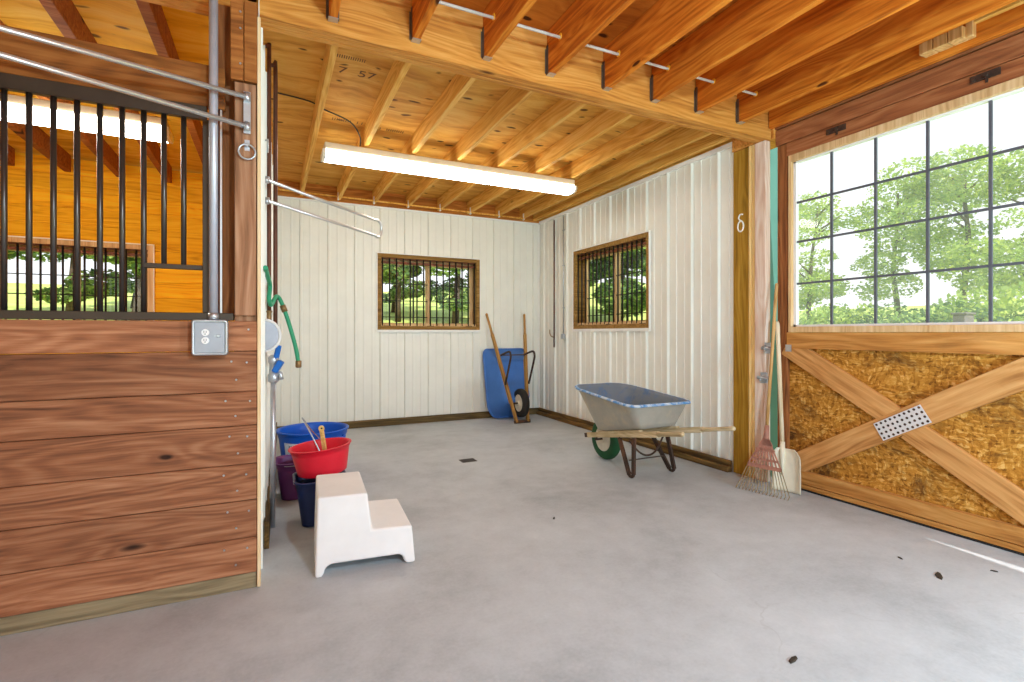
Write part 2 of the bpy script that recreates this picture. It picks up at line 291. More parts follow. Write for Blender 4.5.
# ------------------------------------------------------------------ mesh helper
class MB:
    def __init__(s): s.bm = bmesh.new()
    def box(s, x0, x1, y0, y1, z0, z1, bev=0.0, mi=0, mat=None):
        b = bmesh.new(); bmesh.ops.create_cube(b, size=1.0)
        for v in b.verts:
            v.co = Vector((x0+(v.co.x+.5)*(x1-x0), y0+(v.co.y+.5)*(y1-y0), z0+(v.co.z+.5)*(z1-z0)))
        if bev: bmesh.ops.bevel(b, geom=list(b.edges), offset=bev, segments=1, affect='EDGES')
        s.merge(b, mi, mat); return s
    def merge(s, b, mi=0, mat=None):
        mp = {}
        for v in b.verts: mp[v] = s.bm.verts.new(mat @ v.co if mat is not None else v.co)
        for f in b.faces:
            try: nf = s.bm.faces.new([mp[v] for v in f.verts]); nf.material_index = mi; nf.smooth = f.smooth
            except ValueError: pass
        b.free()
    def bar(s, p, q, w, h, bev=0.0, mi=0, up=(0, 0, 1), w2=None, h2=None):
        p, q = Vector(p), Vector(q); d = (q-p); L = d.length; x = d.normalized()
        u = Vector(up); y = u.cross(x)
        if y.length < 1e-4: y = Vector((0, 1, 0)).cross(x)
        y.normalize(); z = x.cross(y)
        m = Matrix(((x.x, y.x, z.x, p.x), (x.y, y.y, z.y, p.y), (x.z, y.z, z.z, p.z), (0, 0, 0, 1)))
        b = bmesh.new(); bmesh.ops.create_cube(b, size=1.0)
        for v in b.verts:
            e = v.co.x+.5
            ww = w+(w2-w)*e if w2 else w; hh = h+(h2-h)*e if h2 else h
            v.co = Vector((e*L, v.co.y*ww, v.co.z*hh))
        if bev: bmesh.ops.bevel(b, geom=list(b.edges), offset=bev, segments=1, affect='EDGES')
        s.merge(b, mi, m); return s
    def tube(s, pts, r, n=10, mi=0, caps=True, radii=None, closed=False):
        pts = [Vector(p) for p in pts]; N = len(pts); rings = []
        t0 = (pts[1]-pts[0]).normalized()
        up = Vector((0, 0, 1)) if abs(t0.z) < .9 else Vector((1, 0, 0))
        nrm = (up-t0*up.dot(t0)).normalized()
        for i, p in enumerate(pts):
            if closed: t = (pts[(i+1) % N]-pts[i-1]).normalized()
            elif i == 0: t = t0
            elif i == N-1: t = (pts[-1]-pts[-2]).normalized()
            else: t = ((pts[i+1]-p).normalized()+(p-pts[i-1]).normalized()).normalized()
            nrm = (nrm-t*nrm.dot(t)).normalized(); bn = t.cross(nrm)
            rr = radii[i] if radii else r
            rings.append([s.bm.verts.new(p+(nrm*math.cos(2*PI*k/n)+bn*math.sin(2*PI*k/n))*rr) for k in range(n)])
        M_ = N if closed else N-1
        for i in range(M_):
            a, b = rings[i], rings[(i+1) % N]
            for k in range(n):
                f = s.bm.faces.new((a[k], a[(k+1) % n], b[(k+1) % n], b[k])); f.smooth = True; f.material_index = mi
        if caps and not closed:
            s.bm.faces.new(rings[0][::-1]).material_index = mi; s.bm.faces.new(rings[-1]).material_index = mi
        return s
    def loft(s, loops, cap0=True, cap1=True, mis=None, smooth=True, mi=0):
        rs = [[s.bm.verts.new(Vector(p)) for p in lp] for lp in loops]; n = len(rs[0])
        for i in range(len(rs)-1):
            for k in range(n):
                f = s.bm.faces.new((rs[i][k], rs[i][(k+1) % n], rs[i+1][(k+1) % n], rs[i+1][k])); f.smooth = smooth
                f.material_index = mis[i] if mis else mi
        if cap0: s.bm.faces.new(rs[0][::-1]).material_index = mis[0] if mis else mi
        if cap1: s.bm.faces.new(rs[-1]).material_index = mis[-1] if mis else mi
        return s
    def lathe(s, prof, c, n=32, axis='z', mi=0, cap0=True, cap1=True):
        c = Vector(c); loops = []
        for r, h in prof:
            lp = []
            for k in range(n):
                a = 2*PI*k/n; u, v = r*math.cos(a), r*math.sin(a)
                lp.append(c+Vector({'z': (u, v, h), 'y': (v, h, u), 'x': (h, u, v)}[axis]))
            loops.append(lp)
        return s.loft(loops, cap0, cap1, mi=mi)
    def prism(s, poly, f0, f1, mi=0):
        a = [s.bm.verts.new(Vector(f0(*p))) for p in poly]; b = [s.bm.verts.new(Vector(f1(*p))) for p in poly]; n = len(a)
        s.bm.faces.new(a[::-1]).material_index = mi; s.bm.faces.new(b).material_index = mi
        for k in range(n):
            s.bm.faces.new((a[k], a[(k+1) % n], b[(k+1) % n], b[k])).material_index = mi
        return s
    def face(s, pts, mi=0):
        f = s.bm.faces.new([s.bm.verts.new(Vector(p)) for p in pts]); f.material_index = mi; return s
    def build(s, name, mats, parent=None, off=(0, 0, 0), matrix=None, fix=True):
        if fix: bmesh.ops.recalc_face_normals(s.bm, faces=list(s.bm.faces))
        me = bpy.data.meshes.new(name)
        o3 = Vector(off)
        if o3.length:
            for v in s.bm.verts: v.co -= o3
        s.bm.to_mesh(me); s.bm.free()
        for m in (mats if isinstance(mats, (list, tuple)) else [mats]): me.materials.append(M[m] if isinstance(m, str) else m)
        o = bpy.data.objects.new(name, me); COL.objects.link(o)
        if parent is not None: o.parent = parent
        if matrix is not None: o.matrix_local = matrix
        return o

def tag(o, label=None, cat=None, group=None, kind=None):
    if label: o['label'] = label
    if cat: o['category'] = cat
    if group: o['group'] = group
    if kind: o['kind'] = kind
    return o
class Thing:
    """An Empty at the base of a thing; parts are given in world coordinates."""
    def __init__(s, name, label=None, cat=None, loc=(0, 0, 0), group=None, kind=None):
        s.o = bpy.data.objects.new(name, None); COL.objects.link(s.o); s.o.location = loc; s.o.empty_display_size = .1
        s.loc = Vector(loc); tag(s.o, label, cat, group, kind)
    def part(s, name, mb, mat, parent=None, label=None):
        o = mb.build(name, mat, parent or s.o, s.loc)
        if label: o['label'] = label
        return o
def single(name, mb, mat, label, cat, base=(0, 0, 0), group=None):
    o = mb.build(name, mat, None, base); o.location = base
    return tag(o, label, cat, group)
def struct(name, mb, mat, parent=None):
    o = mb.build(name, mat, parent)
    if parent is None: o['kind'] = 'structure'
    return o
def rr(x0, x1, y0, y1, r, n=5):
    pts = []
    for cx, cy, a0 in ((x1-r, y1-r, 0), (x0+r, y1-r, 90), (x0+r, y0+r, 180), (x1-r, y0+r, 270)):
        for k in range(n+1):
            a = math.radians(a0+90*k/n); pts.append((cx+r*math.cos(a), cy+r*math.sin(a)))
    return pts
def smooth_path(pts, sub=6):
    pts = [Vector(p) for p in pts]; out = []
    for i in range(len(pts)-1):
        p0 = pts[max(0, i-1)]; p1 = pts[i]; p2 = pts[i+1]; p3 = pts[min(len(pts)-1, i+2)]
        for k in range(sub):
            t = k/sub
            out.append(0.5*((2*p1)+(p2-p0)*t+(2*p0-5*p1+4*p2-p3)*t*t+(3*p1-p0-3*p2+p3)*t**3))
    out.append(pts[-1]); return out

# ------------------------------------------------------------------ camera
cam_d = bpy.data.cameras.new('camera'); cam = bpy.data.objects.new('camera', cam_d); COL.objects.link(cam)
cam.location = (0, 0, 1.25); cam.rotation_euler = (PI/2, 0, math.radians(-25.5))
cam_d.sensor_width = 36.0; cam_d.lens = 505/1024*36; cam_d.shift_y = -8/1024; cam_d.clip_start = 0.02; cam_d.clip_end = 500
scn.camera = cam

# ------------------------------------------------------------------ the setting
BY, RX = 6.92, 3.77                       # back wall, right alcove wall
WT = 2.95                                 # top of the steel lining
XL = lambda y: -0.06+0.022*(y-2.77)       # partition wall face

struct('floor', MB().box(-4.2, 3.93, -4.0, 7.1, -0.06, 0.0), 'floor')
def ground():
    b = MB(); N = 60; g = []
    def H(x, y):
        h = -0.07 + 0.115*max(0, y-9.5)*(1 if x <= 0 else min(1, max(0, (y/max(x, .1)-.85)/.35))) + 0.075*max(0, x-7)
        return h
    xs = [-45+110*i/N for i in range(N+1)]; ys = [-30+90*i/N for i in range(N+1)]
    for x in xs: g.append([b.bm.verts.new((x, y, H(x, y))) for y in ys])
    for i in range(N):
        for j in range(N): b.bm.faces.new((g[i][j], g[i+1][j], g[i+1][j+1], g[i][j+1]))
    struct('lawn', b, 'grass'); return H
GH = ground()

def ribs(u0, u1, phase, pitch=0.333):
    """profile of a ribbed steel sheet between u0 and u1: list of (u, height)"""
    pts = []
    k0 = math.floor((u0-phase)/pitch)-1; k1 = math.ceil((u1-phase)/pitch)+1
    for k in range(k0, k1):
        c = phase+k*pitch
        pts += [(c-.024, 0), (c-.0235, -.0045), (c-.019, -.0045), (c-.017, 0), (c-.010, .026), (c+.010, .026), (c+.017, 0)]
        for q in (1, 2):
            m = c+pitch*q/3; pts += [(m-.013, 0), (m-.009, .006), (m+.009, .006), (m+.013, 0)]
    def at(u):
        for (a, ha), (b, hb) in zip(pts, pts[1:]):
            if a <= u <= b: return ha+(hb-ha)*(u-a)/(b-a) if b > a else ha
        return 0
    return [(u0, at(u0))]+[p for p in pts if u0 < p[0] < u1]+[(u1, at(u1))]
def ribbed(mb, f, u0, u1, z0, z1, phase):
    pr = ribs(u0, u1, phase)
    a = [mb.bm.verts.new(Vector(f(u, h, z0))) for u, h in pr]; b = [mb.bm.verts.new(Vector(f(u, h, z1))) for u, h in pr]
    for k in range(len(a)-1): mb.bm.faces.new((a[k], a[k+1], b[k+1], b[k]))
def ribbed_wall(name, f, u0, u1, phase, hole=None, backing=0.03):
    mb = MB()
    if hole:
        h0, h1, hz0, hz1 = hole
        ribbed(mb, f, u0, h0, 0, WT, phase); ribbed(mb, f, h1, u1, 0, WT, phase)
        ribbed(mb, f, h0, h1, 0, hz0, phase); ribbed(mb, f, h0, h1, hz1, WT, phase)
        rects = [(u0, h0, 0, WT), (h1, u1, 0, WT), (h0, h1, 0, hz0), (h0, h1, hz1, WT)]
    else:
        ribbed(mb, f, u0, u1, 0, WT, phase); rects = [(u0, u1, 0, WT)]
    for a, b, c, d in rects:                       # girts and sheathing behind the sheet give the wall its thickness
        P = [f(a, -0.005, c), f(b, -0.005, c), f(b, -0.005, d), f(a, -0.005, d)]; Q = [f(a, -0.15, c), f(b, -0.15, c), f(b, -0.15, d), f(a, -0.15, d)]
        vs = [mb.bm.verts.new(Vector(p)) for p in P+Q]
        for q in ((0, 1, 2, 3), (4, 5, 6, 7), (0, 1, 5, 4), (1, 2, 6, 5), (2, 3, 7, 6), (3, 0, 4, 7)): mb.bm.faces.new([vs[i] for i in q])
    struct(name, mb, 'steelwall')

fB = lambda u, h, z: (u, BY-h, z)
fR = lambda u, h, z: (RX-h, u, z)
W1 = (1.29, 2.765, 1.295, 2.325)
W2 = (4.36, 5.90, 1.305, 2.365)
ribbed_wall('wall_back', fB, 0.0, RX+.12, 0.34, W1)
ribbed_wall('wall_right', fR, 3.24, BY, 3.42, W2)
# partition between stall and alcove: white sheet on the alcove side, boards on the stall side
mb = MB()
ribbed(mb, lambda u, h, z: (XL(u)+h*.6, u, z), 2.86, BY, 0, WT, 3.0)
struct('wall_left', mb, 'steelwall')
mb = MB(); z = 0.0
while z < WT:
    mb.prism([(2.88, z), (BY, z), (BY, min(z+.178, WT)), (2.88, min(z+.178, WT))], lambda y, zz: (XL(y)-.008, y, zz), lambda y, zz: (XL(y)-.05, y, zz)); z += .182
struct('wall_stall_right', mb, 'stallwall')
# stall back wall of yellow boards, with the window hole
W3 = (-2.62, -1.20, 1.295, 2.235)
mb = MB(); z = 0.0
while z < 3.1:
    z1 = z+.176
    if z < W3[2]-1e-6 < z1: z1 = W3[2]
    elif z < W3[3]-1e-6 < z1: z1 = W3[3]
    segs = [(-3.6, -.08)] if (z1 <= W3[2]+1e-6 or z >= W3[3]-1e-6) else [(-3.6, W3[0]), (W3[1], -.08)]
    for a, b in segs: mb.box(a, b, BY-.02, BY+.10, z, z1-.003)
    z = z1
struct('wall_stall_back', mb, 'stallwall')
mb = MB(); z = 0
while z < 3.0: mb.box(-3.64, -3.6, 2.8, BY, z, z+.178); z += .182
struct('wall_stall_left', mb, 'siding')
# side wall of the aisle beyond the sliding door
mb = MB(); z = 0
while z < 3.2: mb.box(3.80, 3.88, -4.0, 0.98, z, z+.178); z += .182
struct('wall_aisle_right', mb, 'siding')
mb = MB(); z = 0
while z < 3.2: mb.box(-4.24, -4.2, -4.0, 2.82, z, z+.178); z += .182
struct('wall_aisle_left', mb, 'siding')
# ceilings
struct('ceiling_alcove', MB().box(-.06, RX+.25, 2.96, 7.2, 3.14, 3.17), 'deck')
struct('ceiling_stall', MB().box(-3.64, -.06, 2.96, 7.2, 3.14, 3.17), 'deck_stall')
mb = MB()                                          # aisle deck, with an unseen gap added to cast a sun streak on the floor
mb.box(-4.2, 3.235, -4.0, 3.0, 3.22, 3.25); mb.box(3.35, 3.96, -4.0, 3.0, 3.22, 3.25)
mb.box(3.235, 3.35, -1.84, 3.0, 3.22, 3.25); mb.box(3.235, 3.35, -4.0, -2.7, 3.22, 3.25)
mb.prism([(3.235, -2.7), (3.235, -1.84), (3.345, -1.84)], lambda x, y: (x, y, 3.221), lambda x, y: (x, y, 3.249))
struct('ceiling_aisle', mb, 'deck_front')
# plates, trims, base boards
struct('trim_back_plate', MB().box(-.03, RX+.1, BY-.05, BY+.15, WT, 3.14), 'platex')
struct('trim_right_plate', MB().box(RX-.02, RX+.16, 2.9, BY+.1, WT+.02, 3.14), 'joist2')
struct('trim_corner_plate', MB().box(3.78, 3.99, 2.86, 3.26, 2.872, 3.219).box(3.735, 3.779, 3.015, 3.24, 2.872, 3.139), 'beam')
struct('trim_back_top', MB().box(.04, RX-.02, BY-.03, BY-.002, WT-.022, WT), 'whitetrim')
struct('trim_right_top', MB().box(RX-.03, RX-.002, 3.24, BY-.02, WT-.022, WT+.02), 'whitetrim')
struct('trim_corner', MB().box(RX-.03, RX-.004, BY-.03, BY-.004, .08, WT-.02), 'whitetrim')
struct('baseboard_back', MB().box(.04, RX-.02, BY-.055, BY-.021, 0, .075, .004).box(.04, RX-.02, BY-.03, BY-.02, .075, .092), 'baseb')
struct('baseboard_right', MB().box(RX-.085, RX-.021, 3.25, BY-.06, 0, .05, .004).box(RX-.05, RX-.021, 3.25, BY-.06, .05, .10, .003), 'basey')
struct('baseboard_left', MB().prism([(3.25, 0), (6.8, 0), (6.8, .16), (3.25, .16)], lambda y, z: (XL(y)+.013, y, z), lambda y, z: (XL(y)+.038, y, z)), 'basey')

# windows ------------------------------------------------------------
def window(name, f, hole, nbars, label_rail='redrail', outer=True, casing_mat='sashwood'):
    """f(u, w, z): u along wall, w depth out of the room (negative = into the room)"""
    u0, u1, z0, z1 = hole
    T = Thing(name, kind='structure')
    def bx(mb, a, b, w0, w1, c, d):
        P = [Vector(f(x, w, z)) for z in (c, d) for w in (w0, w1) for x in (a, b)]
        vs = [mb.bm.verts.new(p) for p in P]
        for q in ((0, 1, 3, 2), (4, 5, 7, 6), (0, 1, 5, 4), (2, 3, 7, 6), (0, 2, 6, 4), (1, 3, 7, 5)): mb.bm.faces.new([vs[i] for i in q])
    c = .05
    mb = MB()
    for a, b, e, g in ((u0, u0+c, z0, z1), (u1-c, u1, z0, z1), (u0+c, u1-c, z0, z0+c), (u0+c, u1-c, z1-c, z1)): bx(mb, a, b, -.022, .17, e, g)
    T.part('window_frame', mb, casing_mat)
    mb = MB(); bx(mb, u0-.012, u1+.012, -.03, -.002, z0-.035, z0-.001); T.part('sill', mb, 'whitetrim')
    mb = MB(); bx(mb, u0-.012, u0-.001, -.03, -.002, z0, z1+.012); bx(mb, u1+.001, u1+.012, -.03, -.002, z0, z1+.012); bx(mb, u0, u1, -.03, -.002, z1+.001, z1+.012); T.part('edge_trim', mb, 'whitetrim')
    # slotted rails that carry the bars
    mb = MB(); bx(mb, u0+c, u1-c, .012, .05, z1-c-.075, z1-c-.045); bx(mb, u0+c, u1-c, .012, .05, z1-c-.014, z1-c)
    T.part('bar_rail', mb, 'redrail')
    mb = MB(); bx(mb, u0+c, u1-c, .006, .05, z0+c, z0+c+.03); T.part('lower_rail', mb, 'sashlight')
    for k in range(nbars):
        u = u0+c+.022+(u1-u0-2*c-.044)*k/(nbars-1)
        mb = MB(); mb.tube([f(u, .012, z0+c+.005), f(u, .012, z1-c-.002)], .0105, 8); T.part('bar', mb, 'blackbar')
    # two sliding sashes behind
    mid = (u0+u1)/2
    for a, b, w in ((u0+c, mid+.03, .10), (mid-.03, u1-c, .135)):
        s = .045; mb = MB()
        for p, q, e, g in ((a, a+s, z0+c, z1-c), (b-s, b, z0+c, z1-c), (a+s, b-s, z0+c, z0+c+s), (a+s, b-s, z1-c-s*1.6, z1-c)): bx(mb, p, q, w, w+.03, e, g)
        sash = T.part('sash', mb, 'sashlight')
        mb = MB(); P = [f(a+s, w+.015, z0+c+s), f(b-s, w+.015, z0+c+s), f(b-s, w+.015, z1-c-s*1.6), f(a+s, w+.015, z1-c-s*1.6)]; mb.face(P)
        T.part('pane', mb, 'glass', sash)
        mb = MB(); um = a+s+(b-a-2*s)*.68; bx(mb, um-.009, um+.009, w+.005, w+.025, z0+c+s, z1-c-s*1.6)
        for q in (.33, .62, .9):
            zz = z1-c-s*1.6-(z1-z0-2*c-2.6*s)*q; bx(mb, a+s, b-s, w+.006, w+.024, zz-.005, zz+.005)
        T.part('muntin_grid', mb, 'blackbar', sash)
    mb = MB()
    for q in (.06, .5, .92):
        u = u0+c+(u1-u0-2*c)*q; bx(mb, u-.05, u+.05, -.004, .006, z0+c-.012, z0+c+.006)
    T.part('rail_clip', mb, 'blackbar')
    return T
window('window_1', lambda u, w, z: (u, BY+w, z), W1, 15)
window('window_2', lambda u, w, z: (RX+w, u, z), W2, 17)
window('window_3', lambda u, w, z: (u, BY-.02+w, z), W3, 15, casing_mat='sashlight')

# ------------------------------------------------------------------ timber frame
tb = Thing('header_beam', 'long three-ply orange beam over the stall front and alcove opening', 'beam', (-3.6, 2.88, 2.87))
mb = MB()
for i in range(3): mb.box(-3.6, 3.775, 2.88+i*.042, 2.92+i*.042, 2.87, 3.139 if i else 3.219, .003)
tb.part('plies', mb, 'beam')

ORD = ['first', 'second', 'third', 'fourth', 'fifth', 'sixth', 'seventh', 'eighth', 'ninth']
JX = [.300, .752, 1.195, 1.645, 2.090, 2.515, 2.945, 3.390]
for i, x in enumerate(JX):
    T = Thing('ceiling_joist', f'orange aisle ceiling joist in a metal hanger, {ORD[i]} from the left on the beam front', 'joist', (x, 2.88, 2.933), 'aisle ceiling joists')
    T.part('board', MB().box(x-.021, x+.021, -3.9, 2.876, 2.933, 3.219, .003), 'joist')
    mb = MB()
    for s in (-1, 1): mb.box(x+s*.0235-.0015, x+s*.0235+.0015, 2.856, 2.879, 2.932, 3.12); mb.box(x+s*.024-(.010 if s < 0 else 0), x+s*.024+(.010 if s > 0 else 0), 2.876, 2.879, 2.94, 3.10)
    T.part('joist_hanger', mb, 'hanger', label='dull metal joist hanger')
    T.part('hanger_seat', MB().box(x-.025, x+.025, 2.835, 2.879, 2.9285, 2.932), 'galv', label='bright hanger seat')
T = Thing('rim_joist', 'orange edge joist above the sliding door track', 'joist', (3.75, 2.88, 2.95))
T.part('board', MB().box(3.735, 3.776, -3.9, 2.872, 2.95, 3.219, .003), 'joist')
T.part('ledger', MB().box(3.70, 3.734, -3.9, 1.50, 3.06, 3.10, .002), 'joist2', label='pale narrow ledger strip')

AX = [.345, .79, 1.235, 1.685, 2.13, 2.575, 3.02, 3.42, 3.66]
for i, x in enumerate(AX):
    T = Thing('ceiling_joist', f'yellow alcove ceiling joist behind the beam, {ORD[i]} from the left', 'joist', (x, 3.02, 2.97), 'alcove ceiling joists')
    T.part('board', MB().box(x-.021, x+.021, 3.01, BY-.052, 2.97, 3.139, .003), 'joist2')
SX = [-.60, -1.05, -1.5, -1.95, -2.4]
for i, x in enumerate(SX):
    T = Thing('ceiling_joist', f'brown stall ceiling joist above the grille, {ORD[i]} from the corner post', 'joist', (x, 3.02, 2.97), 'stall ceiling joists')
    T.part('board', MB().box(x-.03, x+.03, 3.01, BY-.052, 2.96, 3.139, .003), 'header')

# stall corner post and alcove post
T = Thing('timber_post', 'brown corner post of the horse stall with a tie ring', 'post', (-.11, 2.84, 0))
T.part('post', MB().box(-.162, -.062, 2.79, 2.875, 0, 2.868, .004), 'postz')
T.part('face_board', MB().box(-.158, -.066, 2.765, 2.788, 1.335, 2.46, .003), 'postz')
T.part('upper_board', MB().box(-.176, -.12, 2.762, 2.788, 2.47, 2.865, .003).box(-.118, -.062, 2.758, 2.788, 2.47, 2.862, .003), 'header')
T.part('edge_strip', MB().box(-.0615, -.047, 2.768, 2.859, .005, 2.80, .002), 'edgez', label='thin yellow edge strip')
for zz in (2.55, 2.72, 2.80): T.part('nail_head', MB().lathe([(.004, -.004), (.006, 0)], (-.134, 2.762, zz), 8, 'y'), 'galv')
T = Thing('timber_post', 'olive brown post between the white wall and the door jamb, chalk mark on it', 'post', (3.84, 3.155, 0))
T.part('post', MB().box(3.745, 3.93, 3.072, 3.238, 0, 2.868, .004), 'olivepost')
# chalked figure 6
pts = smooth_path([(3.742, 3.132, 2.292), (3.742, 3.162, 2.296), (3.742, 3.176, 2.262), (3.742, 3.146, 2.236)], 4)
mb = MB(); mb.tube(pts, .0065, 6)
mb.tube([(3.742, 3.156+.030*math.cos(a), 2.192+.046*math.sin(a)) for a in [2*PI*k/18 for k in range(18)]], .0065, 6, closed=True)
T.part('chalk_mark', mb, 'chalk', label='white chalk number 6')

# jamb boards beside the sliding door
struct('trim_door_jamb', MB().box(3.735, 3.80, 3.045, 3.069, 0, 2.868, .003).box(3.74, 3.80, 3.012, 3.036, 0, 2.868, .002), 'stripz')
struct('trim_door_jamb_outer', MB().box(3.735, 3.80, 2.905, 3.008, 0, 2.868, .004), 'jamb')
struct('trim_door_stop', MB().box(3.935, 4.30, 3.09, 3.13, -.06, 3.10), 'teal')
# track boards above the door
struct('trim_track_cover', MB().box(3.80, 3.86, 0.2, 2.86, 2.805, 2.935, .004).box(3.795, 3.93, .2, 2.86, 2.945, 3.22), 'trackwood')

# ------------------------------------------------------------------ sliding door
D = Thing('door_1', kind='structure', loc=(3.84, 1.93, 0))
X0, X1 = 3.80, 3.865            # inner face of the framing, outer face
YL, YR = 2.845, 1.06
D.part('osb_panel', MB().box(3.842, 3.858, YR+.02, YL-.02, .06, 1.25), 'osb')
for y in (YL-.085, YR): D.part('stile', MB().box(X0+.006, X1, y, y+.085, .05, 2.80, .003), 'darkstile')
D.part('middle_rail', MB().box(X0, 3.84, YR+.086, YL-.086, 1.125, 1.255, .003), 'doorrail')
D.part('bottom_rail', MB().box(X0, 3.84, YR+.02, YL-.086, .055, .155, .003), 'doorrail')
D.part('kick_board', MB().box(X0+.012, 3.86, YR, YL-.02, .012, .05, .003), 'doorrail')
D.part('bottom_seal', MB().box(X0+.004, 3.835, YR, YL-.02, .002, .011), 'black')
D.part('top_rail', MB().box(X0, X1, YR+.086, YL-.086, 2.69, 2.80, .003), 'trackwood')
# cross brace: one board through, the other in two halves
def brace(p, q, dx=.0185, name='brace'):
    p, q = Vector(p), Vector(q); L = (q-p).length; a = math.atan2(q.z-p.z, q.y-p.y)
    mb = MB(); mb.box(0, L, -dx, dx, -.079, .079, .003)
    x = (q-p).normalized(); y = Vector((1, 0, 0)); z = x.cross(y)
    m = Matrix(((x.x, y.x, z.x, p.x), (x.y, y.y, z.y, p.y), (x.z, y.z, z.z, p.z), (0, 0, 0, 1)))
    o = mb.build(name, 'brace', D.o); o.matrix_local = Matrix.Translation(-D.loc) @ m
    return o
bc = 3.821
brace((bc, 2.76, .15), (bc, 1.10, 1.158))
brace((bc, 2.77, 1.146), (bc, 1.96, .668), .0175); brace((bc, 1.89, .617), (bc, 1.10, .128), .0175)
g = MB()
gx = Vector((0, -1.40, .85)).normalized(); gz = Vector((0, .85, 1.40)).normalized(); gc = Vector((3.797, 1.925, .648))
def gp(a, b, d=0): return gc+gx*a+gz*b+Vector((d, 0, 0))
P = [gp(-.165, -.062), gp(.165, -.062), gp(.165, .062), gp(-.165, .062)]
g.prism([(p.y, p.z) for p in P], lambda y, z: (3.7965, y, z), lambda y, z: (3.7995, y, z))
plate = D.part('gusset_plate', g, 'gusset', label='perforated steel gusset plate')
g = MB()
for i in range(10):
    for j in range(4):
        c = gp(-.148+i*.033, -.048+j*.032); g.lathe([(.0085, -.0012), (.0085, .0)], (3.7963, c.y, c.z), 8, 'x')
D.part('nail_holes', g, 'rust', plate)
# glazing
mb = MB()
wy0, wy1, wz0, wz1 = 1.145, 2.715, 1.30, 2.635
for a, b, c, d in ((wy1, wy1+.025, 1.256, 2.69), (wy0-.025, wy0, 1.256, 2.69), (wy0, wy1, 1.256, wz0), (wy0, wy1, wz1, 2.69)): mb.box(X0-.005, X1, a-(.0 if a != wy1 else 0), b, c, d, .002)
D.part('glazing_frame', mb, 'sashlight')
mb = MB()
for a, b, c, d in ((wy1-.022, wy1, wz0, wz1), (wy0, wy0+.022, wz0, wz1), (wy0, wy1, wz0, wz0+.016), (wy0, wy1, wz1-.012, wz1)): mb.box(3.825, 3.86, a, b, c, d)
sash = D.part('white_sash', mb, 'vinyl')
D.part('pane', MB().face([(3.848, wy0+.02, wz0), (3.848, wy1-.02, wz0), (3.848, wy1-.02, wz1), (3.848, wy0+.02, wz1)]), 'glassd', sash)
mb = MB()
for y in (2.414, 2.105, 1.793, 1.476): mb.box(3.832, 3.847, y-.008, y+.008, wz0+.01, wz1-.01)
for z in (2.303, 1.985, 1.647): mb.box(3.834, 3.846, wy0+.02, wy1-.02, z-.008, z+.008)
D.part('muntin_grid', mb, 'muntin', sash)
for y in (2.355, 1.485):
    mb = MB().box(3.788, 3.80, y-.07, y+.07, 2.745, 2.785).lathe([(.013, -.02), (.013, 0)], (3.788, y-.01, 2.765), 8, 'x').lathe([(.010, -.012), (.010, 0)], (3.788, y+.05, 2.757), 8, 'x').box(3.778, 3.788, y-.018, y-.006, 2.72, 2.775)
    D.part('roller_bracket', mb, 'rust', label='dark roller bracket with bolts')
D.part('corner_plate', MB().box(3.795, 3.80, 2.715, 2.765, 1.10, 1.155), 'galv')
D.part('lower_corner_plate', MB().box(3.795, 3.80, 2.64, 2.69, .17, .25), 'hanger')

# latch brackets on the jamb
for zz, y, lab in ((1.125, 2.86, 'upper steel gate latch on the jamb beside the sliding door'), (.875, 2.90, 'lower steel gate latch on the jamb beside the sliding door')):
    T = Thing('latch_bracket', lab, 'latch', (3.735, y, zz), 'jamb latches')
    T.part('plate', MB().box(3.725, 3.734, y-.02, y+.045, zz-.045, zz+.045, .002), 'galv')
    T.part('barrel', MB().tube([(3.705, y+.05, zz), (3.705, y-.05, zz)], .016, 10).tube([(3.705, y+.02, zz+.02), (3.69, y+.02, zz-.03)], .008, 8), 'galv')

# three short blocks nailed under the rim joist
T = Thing('wood_blocks', 'pale stub of short wood blocks nailed up beside the edge joist', 'wood block', (3.69, 1.6, 3.0))
mb = MB()
for i, y in enumerate((1.72, 1.645, 1.57)): mb.box(3.655, 3.733, y-.035, y+.035, 2.985+.012*i*0, 3.055, .003)
mb.box(3.69, 3.733, 1.50, 1.535, 2.985, 3.2, .003)
T.part('blocks', mb, 'blockz')

# cable through the aisle joists
T = Thing('electrical_cable', 'pale cable threaded through the aisle ceiling joists with orange bushings', 'cable', (1.6, 2.7, 3.09))
pts = []
xs = [.30, .752, 1.195, 1.645, 2.09, 2.515, 2.945, 3.39]
for a, b in zip(xs, xs[1:]):
    for k in range(6):
        t = k/6; pts.append((a+(b-a)*t, 2.70-.02*math.sin(PI*t), 3.085-.014*math.sin(PI*t)))
pts.append((3.39, 2.70, 3.085)); pts.append((3.46, 2.76, 3.09))
T.part('cable', MB().tube(pts, .009, 8), 'whitecable')
for x in xs: T.part('bushing', MB().lathe([(.016, -.006), (.022, 0), (.016, .004)], (x-.026, 2.70, 3.09), 10, 'x'), 'insul', label='orange cable bushing')
# pipe along the back of the alcove ceiling
T = Thing('ceiling_pipe', 'thin pale yellow pipe strapped along the back of the alcove ceiling', 'pipe', (1.8, 6.72, 2.98))
T.part('pipe', MB().tube([(.06, 6.72, 2.985), (3.42, 6.72, 2.955)], .011, 10), 'joist2')
for i, x in enumerate(AX[1:-1]):
    T.part('strap', MB().box(x-.028, x-.022, 6.705, 6.735, 2.94, 3.03).box(x-.03, x-.015, 6.70, 6.74, 2.935, 2.95), 'whitetrim', label='white pipe strap')

